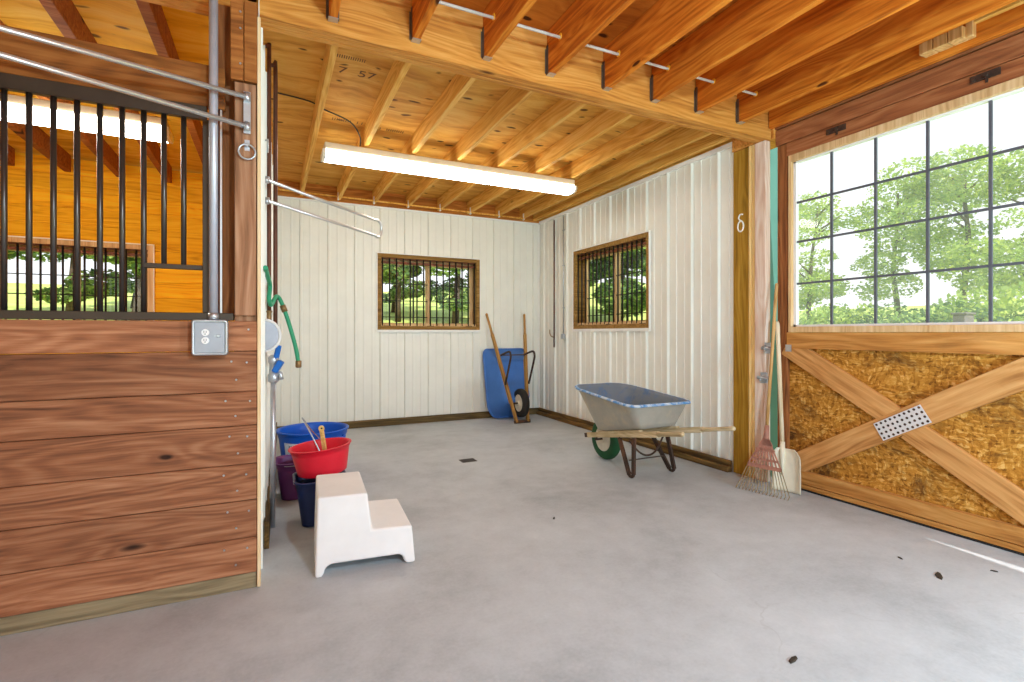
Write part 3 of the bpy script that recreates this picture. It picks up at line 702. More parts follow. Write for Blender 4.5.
# light fixtures
def fixture(label, x0, x1, y, ztop, lensmat, cord=None, z_hang=None):
    T = Thing('light_fixture', label, 'light', ((x0+x1)/2, y, ztop))
    T.part('housing', MB().box(x0-.01, x1+.01, y-.092, y+.092, ztop-.065, ztop, .006), 'fixture')
    prof = [(-.10, -.066), (-.105, -.10), (-.085, -.13), (-.03, -.14), (.03, -.14), (.085, -.13), (.105, -.10), (.10, -.066)]
    T.part('diffuser', MB().prism(prof, lambda a, b: (x0, y+a, ztop+b), lambda a, b: (x1, y+a, ztop+b)), lensmat, label='glowing white diffuser')
    for a, b in ((x0-.028, x0-.001), (x1+.001, x1+.028)):
        T.part('end_cap', MB().prism([(p*1.03, q*1.0-.002) for p, q in prof], lambda p, q: (a, y+p, ztop+q), lambda p, q: (b, y+p, ztop+q)), 'endcap')
    if cord: T.part('cord', MB().tube(smooth_path(cord, 6), .006, 8), 'blackcord', label='thin black cord')
    return T
fixture('long lit tube light hung under the alcove ceiling joists', .44, 3.04, 4.86, 2.955, 'lens', [(.02, 4.35, 3.128), (.28, 4.4, 3.128), (.40, 4.5, 3.125), (.62, 4.6, 3.10), (.72, 4.7, 3.03), (.74, 4.8, 2.972)])
fixture('lit tube light inside the stall, seen behind the grille bars', -3.1, -.72, 4.62, 2.86, 'lens2')

# ------------------------------------------------------------------ stall front
S = Thing('stall_front', 'reddish brown board stall front with a dark steel bar grille', 'stall', (-1.2, 2.8, 0))
zs = [.078, .253, .435, .612, .80, .965, 1.162, 1.308]
mb = MB()
for a, b in zip(zs, zs[1:]): mb.box(-2.6, -.062, 2.775, 2.82, a+.0015, b-.0015, .003)
S.part('boards', mb, 'stallboard')
S.part('skirt_board', MB().box(-2.6, -.064, 2.782, 2.822, 0, .076, .003), 'skirt', label='grey-green treated skirt board')
S.part('sill_channel', MB().box(-2.6, -.164, 2.768, 2.83, 1.309, 1.345, .002), 'darksteel')
S.part('grille_top', MB().box(-2.6, -.275, 2.785, 2.815, 2.262, 2.325, .002), 'darksteel')
S.part('grille_stile', MB().box(-.293, -.266, 2.785, 2.815, 1.346, 2.262, .002), 'darksteel')
bx = [-.524-.0795*k for k in range(0, 21)]
for x in bx: S.part('bar', MB().tube([(x, 2.80, 1.346), (x, 2.80, 2.262)], .0115, 10), 'barsteel')
for x in (-.447, -.370): S.part('short_bar', MB().tube([(x, 2.80, 1.57), (x, 2.80, 2.262)], .0115, 10), 'barsteel')
S.part('feed_opening_rail', MB().box(-.524, -.294, 2.788, 2.812, 1.548, 1.570, .002), 'darksteel')
S.part('header_board', MB().box(-2.6, -.20, 2.79, 2.83, 2.326, 2.525, .003), 'header')
mb = MB().box(-.262, -.164, 2.86, 2.90, 1.346, 2.868, .003)
S.part('recessed_stud', mb, 'darkstile')
S.part('track_rod', MB().box(-.222, -.214, 2.80, 2.815, 1.346, 2.325), 'chrome', label='bright thin steel edge')
random.seed(3)
for i, (a, b) in enumerate(zip(zs, zs[1:])):
    for x, q in ((-.10, .72), (-.155, .3), (-.20+.02*(i % 2), .75)):
        if i == 6 and x < -.15: continue
        S.part('screw', MB().lathe([(.0055, 0), (.0035, -.003)], (x+random.uniform(-.01, .01), 2.7745, a+(b-a)*q), 8, 'y'), 'galv')

# conduit and outlet box on the stall front
T = Thing('conduit', 'grey vertical conduit running up the stall front to the beam', 'conduit', (-.25, 2.755, 1.3))
T.part('pipe', MB().tube([(-.245, 2.752, 1.313), (-.245, 2.752, 3.1)], .019, 14), 'conduit')
T.part('coupling', MB().tube([(-.245, 2.752, 1.314), (-.245, 2.752, 1.345)], .0225, 14), 'galv')
T = Thing('outlet_box', 'square grey outlet box on the top stall board', 'outlet', (-.247, 2.76, 1.22))
x0, x1, z0, z1 = -.330, -.184, 1.146, 1.312
mb = MB()
mb.loft([[(x, y, z) for x, z in rr(x0, x1, z0, z1, .012, 3)] for y in (2.774, 2.722)] + [[(x, y, z) for x, z in rr(x0+.008, x1-.008, z0+.008, z1-.008, .01, 3)] for y in (2.716, 2.730)])
T.part('box', mb, 'galv')
T.part('cover_plate', MB().box(x0+.012, x1-.012, 2.722, 2.7295, z0+.012, z1-.012, .002), 'boxgrey')
for zz in (1.252, 1.215):
    o = T.part('receptacle', MB().lathe([(.0155, -.006), (.0165, 0)], (-.275, 2.722, zz), 16, 'y'), 'outletwhite', label='white receptacle face')
    T.part('slots', MB().box(-.281, -.279, 2.7150, 2.7162, zz-.002, zz+.008).box(-.272, -.270, 2.7150, 2.7162, zz-.002, zz+.008).lathe([(.0026, -.001), (.0026, 0)], (-.2755, 2.7160, zz-.007), 8, 'y'), 'black', o)
T.part('switch', MB().lathe([(.006, -.012), (.008, 0)], (-.222, 2.722, 1.236), 12, 'y').box(-.240, -.230, 2.719, 2.722, 1.2335, 1.2385), 'galv')

# tie rings
def tie_ring(label, p, nrm, R=.036):
    T = Thing('tie_ring', label, 'ring', p, 'tie rings'); p = Vector(p); n = Vector(nrm)
    T.part('eye_plate', MB().bar(p+Vector((0, 0, -.022)), p+Vector((0, 0, .03)), .022 if abs(n.y) > .5 else .004, .004 if abs(n.y) > .5 else .022, up=(0, 1, 0)).tube([p, p+n*.02], .006, 8), 'galv')
    c = p+n*.018+Vector((0, 0, -R+.004)); sd = n.cross(Vector((0, 0, 1)))
    T.part('ring', MB().tube([c+(sd*math.cos(a)+Vector((0, 0, 1))*math.sin(a))*R for a in [2*PI*k/24 for k in range(24)]], .0045, 8, closed=True), 'galv')
tie_ring('steel tie ring on the front of the stall corner post', (-.105, 2.762, 2.155), (0, -1, 0))
tie_ring('steel tie ring on the white partition above the folding blanket bar', (XL(3.35)+.012, 3.35, 2.40), (1, 0, 0))

# swing-out blanket bars
def swing_arm(label, p_top, p_bot, dirv, L, nrm, pinch=0.0):
    T = Thing('blanket_bar', label, 'blanket bar', p_top, 'blanket bars'); a, b, d = Vector(p_top), Vector(p_bot), Vector(dirv).normalized()
    pz = Vector((0, 0, pinch))
    pts = [a, a+d*(L-.09)-pz]
    c = (a+b)/2+d*(L-.06); rz = (a.z-b.z)/2-pinch
    pts += [c+d*(.07*math.sin(t))+Vector((0, 0, rz*1.12*math.cos(t))) for t in [PI*k/10 for k in range(0, 11)]]
    pts += [b+d*(L-.09)+pz, b]
    T.part('rod', MB().tube(pts, .0115, 10), 'chrome')
    n = Vector(nrm)
    T.part('mounting_plate', MB().bar(b+n*-.012+Vector((0, 0, -.03)), a+n*-.012+Vector((0, 0, .03)), .03 if abs(n.y) > .5 else .006, .006 if abs(n.y) > .5 else .03, up=(0, 1, 0)), 'galv')
    for q in (a, b): T.part('pivot', MB().tube([q+Vector((0, 0, -.02)), q+Vector((0, 0, .02))], .014, 10), 'galv')
swing_arm('shiny two-rod blanket bar swung out across the stall grille', (-.105, 2.742, 2.385), (-.105, 2.742, 2.243), (-.944, -.331, 0.0), 1.35, (0, -1, 0), .034)
swing_arm('shiny looped blanket bar swung out from the partition into the alcove', (XL(3.5)+.020, 3.50, 2.205), (XL(3.5)+.020, 3.50, 2.075), (.69, .72, 0), 1.27, (1, 0, 0))

# ------------------------------------------------------------------ plumbing on the partition
T = Thing('water_pipe', 'brown vertical water pipe nearest the stall post', 'pipe', (-.012, 3.66, 1.3), 'water pipes')
T.part('pipe', MB().tube(smooth_path([(-.10+.065, 3.66, 3.12), (-.014, 3.66, 3.12), (-.012, 3.66, 3.10), (-.012, 3.66, 2.5), (-.012, 3.66, 1.30)], 4), .0135, 10), 'copper')
T.part('valve', MB().lathe([(.012, -.05), (.022, -.04), (.022, -.01), (.015, 0), (.015, .05), (.02, .06), (.012, .07)], (-.012, 3.66, 1.33), 12), 'brass')
T = Thing('water_pipe', 'brown vertical water pipe farther from the stall post, elbow at the ceiling', 'pipe', (.026, 3.74, 1.3), 'water pipes')
T.part('pipe', MB().tube(smooth_path([(-.02, 3.74, 3.04), (.018, 3.74, 3.04), (.026, 3.74, 3.02), (.026, 3.74, 2.4), (.026, 3.74, 1.22)], 4), .0135, 10), 'copper')
T.part('valve', MB().lathe([(.012, -.06), (.022, -.05), (.022, -.01), (.015, 0), (.015, .04), (.02, .05), (.012, .06)], (.026, 3.74, 1.25), 12), 'brass')
T = Thing('yard_hydrant', 'grey standpipe hydrant with a blue lever beside the stall post', 'hydrant', (.014, 3.6, 0))
T.part('standpipe', MB().tube([(.008, 3.60, 0), (.014, 3.60, 1.0)], .017, 12), 'galv')
T.part('head', MB().lathe([(.02, 0), (.034, .01), (.034, .05), (.025, .06), (.025, .12), (.032, .13), (.032, .16), (.016, .18)], (.014, 3.60, .93), 14).tube([(.014, 3.60, 1.0), (.055, 3.58, .99), (.06, 3.575, .95)], .015, 10), 'galv')
T.part('lever', MB().bar((.025, 3.59, 1.07), (.045, 3.57, 1.17), .035, .02, .004).bar((.02, 3.58, 1.0), (.06, 3.57, 1.07), .05, .035, .005), 'bluelever', label='bright blue lever')
# hose hanger and hose
T = Thing('hose_hanger', 'white rounded hose hanger on the partition beside the hydrant', 'hose hanger', (-.03, 3.40, 1.25))
poly = [(-.035+.085*math.cos(a), 1.235+.095*math.sin(a)) for a in [PI*(.5-k/14) for k in range(15)]]
T.part('face', MB().prism(poly, lambda x, z: (x, 3.40, z), lambda x, z: (x, 3.45, z)), 'boxgrey', label='pale grey face')
mb = MB(); mb.tube([(x, 3.40, z) for x, z in poly], .008, 8).tube([(x, 3.45, z) for x, z in poly], .008, 8)
T.part('rim', mb, 'whiteplastic')
hp = smooth_path([(-.030, 3.26, 1.63), (-.020, 3.42, 1.60), (-.006, 3.56, 1.55), (-.012, 3.52, 1.47), (.0, 3.58, 1.43), (.03, 3.66, 1.49), (.055, 3.70, 1.47), (.085, 3.70, 1.39), (.12, 3.70, 1.27), (.15, 3.70, 1.15), (.166, 3.70, 1.05)], 6)
T = Thing('garden_hose', 'green garden hose draped off the hydrant, end hanging free', 'hose', (.16, 3.7, 1.04))
T.part('tube', MB().tube(hp, .0135, 10), 'hose')
T.part('coupling', MB().lathe([(.014, .03), (.019, .025), (.019, -.015), (.012, -.02)], (.167, 3.70, 1.035), 12), 'brass')
T.part('clamp', MB().tube([(.068, 3.70, 1.435), (.084, 3.70, 1.392)], .019, 10), 'brass')

# ------------------------------------------------------------------ items on the right steel wall
T = Thing('hook_pole', 'thin brown hooked pole hanging on the white wall near the corner', 'pole', (RX-.04, 6.40, 1.04))
X = RX-.034
T.part('pole', MB().tube([(X, 6.40, 1.04), (X, 6.40, 2.90)], .011, 10), 'copper')
T.part('hook', MB().tube(smooth_path([(X, 6.40, 1.19), (X-.02, 6.44, 1.20), (X-.03, 6.47, 1.24), (X-.03, 6.475, 1.30)], 4), .008, 8), 'brass')
T = Thing('wall_conduit', 'thin white conduit with a small end box left of the barred window', 'conduit', (RX-.03, 6.14, 1.2))
T.part('pipe', MB().tube([(X, 6.14, 1.24), (X, 6.14, 2.92)], .0075, 8), 'galv')
T.part('end_box', MB().box(X-.02, X+.014, 6.11, 6.17, 1.17, 1.24, .004), 'galv')
for zz in (1.6, 2.2, 2.7): T.part('clip', MB().box(X-.01, X+.014, 6.12, 6.16, zz, zz+.012), 'galv')

# ------------------------------------------------------------------ floor drain, chips
T = Thing('floor_drain', 'small dark floor drain set in the alcove concrete', 'drain', (1.74, 4.65, 0))
mb = MB().box(1.665, 1.815, 4.59, 4.71, .0005, .004)
T.part('frame', mb, 'drain')
for k in range(6): T.part('slot', MB().box(1.68+.022*k, 1.69+.022*k, 4.60, 4.70, .004, .006), 'black')
for (x, y, r, s, lab) in ((3.10, 1.40, .5, .03, 'dark wood chip on the floor nearest the door track'), (3.147, 1.60, 1.2, .010, 'tiny dark chip lying left of the larger wood chip'), (1.80, 1.28, .2, .02, 'dark scuffed chip on the floor near the bottom edge'), (3.42, 1.30, 2.0, .010, 'tiny dark chip beside the sunlit strip on the floor'), (1.72, 2.95, .9, .012, 'small dark chip in the middle of the floor')):
    mb = MB(); c, q = math.cos(r), math.sin(r)
    pts = [(-1.6, -.3), (-.3, -.55), (1.2, -.4), (1.7, .1), (.4, .5), (-1.1, .35)]
    mb.prism(pts, lambda a, b: (x+s*(a*c-b*q), y+s*(a*q+b*c), .0005), lambda a, b: (x+s*.8*(a*c-b*q), y+s*.8*(a*q+b*c), .006))
    single('wood_chip', mb, 'chip', lab, 'wood chip', (x, y, 0), 'wood chips on the floor')

# ------------------------------------------------------------------ mounting block
T = Thing('mounting_block', 'white two-step plastic mounting block beside the buckets', 'step', (.2, 2.747, 0))
ang = math.radians(-3.6); ca, sa = math.cos(ang), math.sin(ang)
def mbk(x, y, z): return (.2+x*ca-y*sa, 2.747+x*sa+y*ca, z)
prof = [(0, 0), (.035, 0), (.045, .02)] + [(.045+.045*(1-math.cos(a)), .02+.038*math.sin(a)) for a in [PI/2*k/4 for k in range(1, 5)]]
prof += [(.415+.035*math.sin(a), .02+.033*math.cos(a)) for a in [PI/2*k/4 for k in range(0, 5)]]
prof += [(.465, 0), (.512, 0), (.497, .197), (.285, .205), (.262, .398), (.012, .40)]
dep = .525
mb = MB(); mb.prism(prof, lambda x, z: mbk(x, .02*z/.4*1.5, z), lambda x, z: mbk(x, dep-.02*z/.4*1.5, z))
o = T.part('block', mb, 'whiteplastic')
bv = o.modifiers.new('bevel', 'BEVEL'); bv.width = .012; bv.segments = 3; bv.limit_method = 'ANGLE'; bv.angle_limit = math.radians(35)

# ------------------------------------------------------------------ buckets
def bucket(name, label, c, h, bot, top, mat, square=0.0, rim=.012, n=40, bail=None, ribs_at=(), z0=0.0, flare=None, cat='bucket'):
    """bot/top = (half x, half y)"""
    T = Thing(name, label, cat, (c[0], c[1], z0)); cx, cy = c
    def loop(hx, hy, z):
        if square:
            r = min(hx, hy)*(1-square); P = rr(-hx, hx, -hy, hy, r, 6)
            return [(cx+x, cy+y, z0+z) for x, y in P]
        return [(cx+hx*math.cos(2*PI*k/n), cy+hy*math.sin(2*PI*k/n), z0+z) for k in range(n)]
    L = []; steps = [0, .04, .25, .5, .75, .84, .86, .9]
    def at(t, d=0): return (bot[0]+(top[0]-bot[0])*t+d, bot[1]+(top[1]-bot[1])*t+d)
    L.append(loop(*at(0, -.01), 0)); L.append(loop(*at(.01), .006))
    for t in steps[1:-2]: L.append(loop(*at(t), t*h))
    L.append(loop(*at(.86, .005), .86*h)); L.append(loop(*at(.97, .005), .965*h))
    L.append(loop(*at(1, rim), .97*h)); L.append(loop(*at(1, rim), .995*h)); L.append(loop(*at(1, rim*.6), h)); L.append(loop(*at(1, -.003), h*.995))
    for t in (.95, .7, .4, .05): L.append(loop(*at(t, -.006), t*h))
    L.append(loop(*at(.03, -.03), .012))
    T.part('body', MB().loft(L), mat)
    return T
B = bucket('muck_tub', 'big round blue tub with a pale label, behind the smaller buckets', (.335, 4.78), .415, (.235, .235), (.285, .285), 'blue', rim=.016, cat='tub')
lp = MB(); a0 = math.radians(212)
def onw(a, z, d=.004):
    r = .235+.05*(z/.415)+d; return (.335+r*math.cos(a), 4.78+r*math.sin(a), z)
A = [a0+math.radians(36)*k/6 for k in range(7)]
for k in range(6): lp.face([onw(A[k], .19), onw(A[k+1], .19), onw(A[k+1], .33), onw(A[k], .33)])
lab = B.part('label', lp, 'labelpaper', label='pale rectangular label')
for z0, z1, q0, q1 in ((.20, .215, .1, .9), (.225, .235, .1, .6), (.27, .31, .3, .75)):
    lp = MB()
    for k in range(4):
        aa = a0+math.radians(36)*(q0+(q1-q0)*k/4); ab = a0+math.radians(36)*(q0+(q1-q0)*(k+.8)/4)
        lp.face([onw(aa, z0, .0052), onw(ab, z0, .0052), onw(ab, z1, .0052), onw(aa, z1, .0052)])
    B.part('printing', lp, 'labelink', lab)
for aa in (math.radians(-52), math.radians(140)):       # moulded hand grips
    d = Vector((math.cos(aa), math.sin(aa), 0)); s = Vector((-d.y, d.x, 0)); c = Vector((.335, 4.78, .36))
    B.part('grip', MB().tube(smooth_path([c+d*.275-s*.07, c+d*.31-s*.06+Vector((0, 0, -.004)), c+d*.312+s*.06+Vector((0, 0, -.004)), c+d*.275+s*.07], 4), .010, 8), 'blue')
B = bucket('bucket', 'purple square bucket between the pipe and the navy bucket', (.185, 4.22), .285, (.115, .115), (.15, .15), 'purple', square=.55)
B.part('bail', MB().tube(smooth_path([(.03, 4.22, .255), (.04, 4.14, .262), (.10, 4.06, .268), (.185, 4.05, .27), (.27, 4.06, .268), (.33, 4.14, .262), (.34, 4.22, .255)], 5), .003, 6), 'galv')
B = bucket('bucket', 'navy square bucket standing behind the white mounting block', (.295, 3.60), .30, (.115, .115), (.155, .155), 'navy', square=.55)
B.part('bail', MB().tube(smooth_path([(.135, 3.60, .26), (.14, 3.70, .275), (.20, 3.77, .285), (.30, 3.785, .29), (.40, 3.77, .29), (.46, 3.70, .285), (.458, 3.60, .26)], 5), .004, 6), 'galv')
B = bucket('feed_pan', 'red shallow feed pan resting on top of the navy bucket', (.315, 3.63), .185, (.155, .150), (.19, .18), 'red', z0=.301, cat='feed pan')
B.part('bail', MB().tube(smooth_path([(.30, 3.46, .472), (.262, 3.49, .58), (.222, 3.54, .682), (.222, 3.57, .686), (.262, 3.66, .60), (.33, 3.80, .485)], 5), .0042, 6), 'galv', label='thin wire bail')
B.o.location.z += .012; B.o.rotation_euler = (0, math.radians(-5), 0)
T = Thing('brush', 'yellow wooden handled brush standing in the red feed pan', 'brush', (.335, 3.63, .32))
T.part('handle', MB().bar((.345, 3.66, .345), (.305, 3.60, .60), .030, .018, .004, w2=.028).lathe([(.019, -.010), (.019, .010)], (.3035, 3.5975, .612), 14, 'y'), 'brushwood')
T.part('hang_hole', MB().lathe([(.006, -.0125), (.006, -.0095)], (.3035, 3.5975, .614), 10, 'y'), 'chip')
T.part('head', MB().bar((.355, 3.60, .337), (.345, 3.72, .337), .05, .03, .004), 'brushwood')
T.part('bristles', MB().bar((.355, 3.605, .318), (.345, 3.715, .318), .044, .020, .002), 'tine')

# ------------------------------------------------------------------ wheelbarrows
def wheelbarrow(label, mtx, style):
    """local frame: x from nose to grips, y across, z up off the handle plane"""
    T = Thing('wheelbarrow', label, 'wheelbarrow', (0, 0, 0)); T.o.matrix_world = mtx
    P = lambda name, mb, mat, parent=None, lab=None: T.part(name, mb, mat, parent, lab)
    L, hn, ht = style['L'], style['hn'], style['ht']
    for s in (-1, 1):
        p = Vector((style.get('x0', 0), s*(hn+(ht-hn)*style.get('x0', 0)/L), 0)); q = Vector((L, s*ht, 0)); g = p+(q-p)*.80
        d = (q-p).normalized(); ang = math.atan2(d.y, d.x)
        o = MB().box(0, (g-p).length, -.019, .019, -.024, .024, .004)
        c = [[(x, r*math.cos(a), r*math.sin(a)) for a in [2*PI*k/10 for k in range(10)]] for x, r in (((g-p).length-.01, .022), ((g-p).length+.04, .018), ((q-p).length-.05, .0175), ((q-p).length-.012, .0195), ((q-p).length, .013))]
        o.loft(c)
        h = P('handle', o, style['handle']); h.matrix_local = Matrix.Translation(p) @ Matrix.Rotation(ang, 4, 'Z')
    P('nose_bar', MB().box(style.get('x0', 0)-.012, style.get('x0', 0)+.03, -hn-.035, hn+.035, -.022, .022, .003), style['steel'])
    # wheel
    ax, az, R = style['axle'], style['az'], style['R']
    w = P('wheel', MB().lathe([(R*.60, -.040), (R*.78, -.050), (R*.93, -.042), (R, -.018), (R, .018), (R*.93, .042), (R*.78, .050), (R*.60, .040)], (ax, 0, az), 32, 'y'), style['tyre'])
    P('rim', MB().lathe([(R*.60, -.041), (R*.55, -.046), (R*.45, -.030), (R*.18, -.026), (R*.16, -.055), (.02, -.056), (.02, .056), (R*.16, .055), (R*.18, .026), (R*.45, .030), (R*.55, .046), (R*.60, .041)], (ax, 0, az), 28, 'y'), style['rim'], w)
    mb = MB().tube([(ax, -hn-.03, az), (ax, hn+.03, az)], .010, 8)
    for s in (-1, 1): mb.bar((ax, s*(hn+.012), az), (ax, s*(hn+.012), -.02), .03, .006, up=(0, 1, 0))
    P('axle', mb, style['steel'])
    # legs
    lx, fz = style['leg'], style['foot']
    hw = lambda x: hn+(ht-hn)*x/L
    for s in (-1, 1):
        if style['tubeleg']:
            y = s*(hw(lx)+.0)
            pts = smooth_path([(lx+.26, y, -.02), (lx+.20, y, -.10), (lx+.10, y, fz+.03), (lx+.02, y, fz), (lx-.05, y, fz+.05), (lx-.16, y, -.06), (lx-.20, y, -.02)], 4)
            pts = smooth_path([(.97, y, -.022), (.955, y, fz*.55), (.93, y, fz*.93), (.87, y, fz), (.80, y, fz*.86), (.54, y, -.022)], 3)
            P('leg', MB().tube(pts, .015, 8), style['steel'])
        else:
            y = s*hw(lx); mb = MB()
            top_a, top_b = (lx-.16, y-s*.005, -.025), (lx+.045, y-s*.005, -.025)
            yf = y+s*.035; f0, f1 = (lx-.028, yf, fz+.02), (lx+.03, yf, fz+.02)
            mb.bar(top_a, f0, .040, .020, .001, up=(0, 1, 0)); mb.bar(top_b, f1, .040, .020, .001, up=(0, 1, 0))
            mb.tube(smooth_path([(lx-.030, yf, fz+.024), (lx-.022, yf, fz+.008), (lx, yf, fz+.002), (lx+.022, yf, fz+.008), (lx+.032, yf, fz+.024)], 3), .014, 8)
            mb.bar((lx-.165, y, -.026), (lx+.06, y, -.026), .03, .006)
            P('leg', mb, style['steel'])
    mb = MB()
    if style['tubeleg']:
        y = hw(lx); mb.tube([(.96, -y, -.06), (.96, y, -.06)], .008, 8)
    else:
        y = hw(lx)
        mb.bar((lx-.045, -y, fz*.62), (lx-.045, y, fz*.62), .03, .008)
        mb.tube(smooth_path([(lx-.02, -y, -.05), (lx-.02, -y*.5, fz*.45), (lx-.02, 0, fz*.55), (lx-.02, y*.5, fz*.45), (lx-.02, y, -.05)], 6), .009, 8)
    P('cross_brace', mb, style['steel'])
    # tray
    b0, b1, bh, bz = style['bottom']; r0, r1, rh0, rh1, z0, z1 = style['rimrect']
    def tl(t, inset=0.0, rise=0.0):
        x0 = b0+(r0-b0)*t; x1 = b1+(r1-b1)*t
        P_ = []; rf, rb = .36+.10*t, .16+.06*t
        for cx, cy, r, a0 in ((1-rb, 1-rb, rb, 0), (-1+rf, 1-rf, rf, 90), (-1+rf, -1+rf, rf, 180), (1-rb, -1+rb, rb, 270)):
            for k in range(7): a = math.radians(a0+15*k); P_.append((cx+r*math.cos(a), cy+r*math.sin(a)))
        out = []
        for u, v in P_:
            x = (x0+x1)/2+u*((x1-x0)/2-inset)
            e = (x-x0)/(x1-x0); hh = (bh+((rh0+(rh1-rh0)*e)-bh)*t)-inset
            zt = z0+(z1-z0)*e
            out.append((x, v*hh, bz+(zt-bz)*t+rise))
        return out
    Ls = [tl(0, .03, 0), tl(0.03), tl(.2), tl(.45), tl(.7), tl(.95), tl(1, -.004), tl(1, -.018, -.010), tl(1, -.022, .0), tl(1, -.014, .010), tl(1, .0, .010)]
    mis = [0, 0, 0, 0, 0, 0, 2, 2, 2, 2]
    for t in (.93, .7, .45, .2, .06): Ls.append(tl(t, .008)); mis.append(1)
    Ls.append(tl(.05, .045)); mis.append(1)
    mb = MB().loft(Ls, mis=mis)
    P('tray', mb, style['tray'])
    mb = MB()
    for s in (-1, 1): mb.bar((b0-.02, s*hw(b0), .028), (b1+.02, s*hw(b1), .028), .04, max(.012, (bz-.022)), .002)
    P('tray_riser', mb, style['handle'])
    return T
tilt = math.atan(.193)
# axis of the barrow on its wheel: x' = -Y and up, y' = +X ... right-handed with z' up
ex = Vector((0.0, -math.cos(tilt), math.sin(tilt))); ez = Vector((0, math.sin(tilt), math.cos(tilt))); ey = ez.cross(ex)
def mtx(ex, ey, ez, p): return Matrix(((ex.x, ey.x, ez.x, p[0]), (ex.y, ey.y, ez.y, p[1]), (ex.z, ey.z, ez.z, p[2]), (0, 0, 0, 1)))
wheelbarrow('grey steel wheelbarrow with blue inside standing on a green tyre', mtx(ex, ey, ez, (3.0, 4.36, .205)),
    dict(L=1.58, x0=.07, hn=.10, ht=.265, handle='handlew', steel='rust', tyre='tyreg', rim='rimw', axle=.235, az=-.045, R=.205, leg=.86, foot=-.352, tubeleg=False,
         bottom=(.36, 1.01, .205, .040), rimrect=(.17, 1.10, .315, .335, .495, .235), tray=['greytub', 'bluein', 'bluerim']))
ln = math.radians(20)
ex = Vector((0, math.sin(ln), math.cos(ln))); ez = Vector((0, math.cos(ln), -math.sin(ln))); ey = ez.cross(ex)
wheelbarrow('blue plastic wheelbarrow tipped up on its nose against the back wall', mtx(ex, ey, ez, (3.15, 6.27, .012)),
    dict(L=1.62, hn=.085, ht=.31, handle='handleb', steel='rust', tyre='black', rim='rimw', axle=.26, az=-.05, R=.20, leg=.72, foot=-.33, tubeleg=True,
         bottom=(.30, .90, .20, .03), rimrect=(.17, 1.13, .31, .34, .42, .22), tray=['bluebarrow', 'bluebarrow', 'bluebarrow']))

# ------------------------------------------------------------------ rake and shovel
T = Thing('leaf_rake', 'leaf rake with a faded red plastic head leaning by the door', 'rake', (3.45, 2.7, 0))
N = Vector((3.545, 2.745, .462)); Hh = Vector((3.772, 2.825, 1.66)); C = Vector((3.44, 2.70, .012)); sd = Vector((.22, -.975, 0)).normalized()
def along(p, q, mb_fn, name, mat, parent):
    d = (q-p); L = d.length; x = d.normalized(); y = Vector((0, 0, 1)).cross(x).normalized(); z = x.cross(y)
    o = mb_fn(L).build(name, mat, parent.o); o.matrix_local = Matrix.Translation(-parent.loc) @ Matrix(((x.x, y.x, z.x, p.x), (x.y, y.y, z.y, p.y), (x.z, y.z, z.z, p.z), (0, 0, 0, 1))); return o
along(N, Hh, lambda L: MB().tube([(0, 0, 0), (L-.01, 0, 0), (L, 0, 0)], .0125, 10, radii=[.0125, .0125, .008]), 'handle', 'rakewood', T)
mb = MB().tube([N+(N-C)*.12, N-(N-C)*.12], .019, 10, radii=[.017, .022])
f1, f2, f3 = .30, .46, .58
pt = lambda f, k: N+(C-N)*f+sd*(.205*(f**.85)*k)
nr = (C-N).cross(sd).normalized()
for f, w in ((f1, .016), (f2, .018), (f3, .03)):
    for k in range(8): mb.bar(pt(f, -1+k/4), pt(f, -.75+k/4), w, .008, up=nr)
for k in range(9): mb.bar(N+(C-N)*.06+sd*.006*(-1+k/4), pt(f3, -1+k/4), .011, .008, up=nr)
mb.prism([(0.04, -.5), (0.04, .5), (.22, 1), (.22, -1)], lambda f, k: N+(C-N)*f+sd*(.205*(f**.85)*k)+nr*.004, lambda f, k: N+(C-N)*f+sd*(.205*(f**.85)*k)-nr*.004)
T.part('rake_head', mb, 'rakeplastic', label='faded red plastic fan head')
for k in range(16):
    q = -1+k/7.5; a = pt(f3, q); b = pt(.97, q); e = b+Vector((-.02, 0, -.012)); e.z = .004
    T.part('tine', MB().tube([a, (a+b)/2, b, e], .0032, 6), 'tine')
T = Thing('shovel', 'cream scoop shovel with a pale wooden handle standing behind the rake', 'shovel', (3.70, 2.62, 0))
# blade: dished sheet with rounded shoulders
bc0 = Vector((3.655, 2.645, .006)); up_ = Vector((.16, .10, 1)).normalized(); sd2 = Vector((.30, -.954, 0)).normalized(); nb = up_.cross(sd2).normalized()
if nb.x > 0: nb = -nb
mb = MB(); NU, NV = 12, 12; g0, g1 = [], []
for j in range(NV+1):
    v = j/NV; row0, row1 = [], []
    hw_ = .105 if v < .72 else .105*math.sqrt(max(0, 1-((v-.72)/.28)**2*.62))
    for i in range(NU+1):
        u = -1+2*i/NU; dish = .035*(u*u)**1.5+.02*v**3
        p = bc0+up_*(.33*v)+sd2*(hw_*u)+nb*dish
        row0.append(mb.bm.verts.new(p)); row1.append(mb.bm.verts.new(p-nb*.006))
    g0.append(row0); g1.append(row1)
for j in range(NV):
    for i in range(NU):
        mb.bm.faces.new((g0[j][i], g0[j][i+1], g0[j+1][i+1], g0[j+1][i])).smooth = True
        mb.bm.faces.new((g1[j][i+1], g1[j][i], g1[j+1][i], g1[j+1][i+1])).smooth = True
for j in range(NV):
    for i in (0, NU): mb.bm.faces.new((g0[j][i], g0[j+1][i], g1[j+1][i], g1[j][i]))
for i in range(NU):
    for j in (0, NV): mb.bm.faces.new((g0[j][i], g1[j][i], g1[j][i+1], g0[j][i+1]))
T.part('blade', mb, 'scoop')
hb = bc0+up_*.24-sd2*.035+nb*.012
T.part('socket', MB().tube([hb+up_*-.12+nb*.004, hb+up_*.04+nb*.008, hb+up_*.14+nb*.008], .02, 10, radii=[.006, .021, .019]), 'scoop')
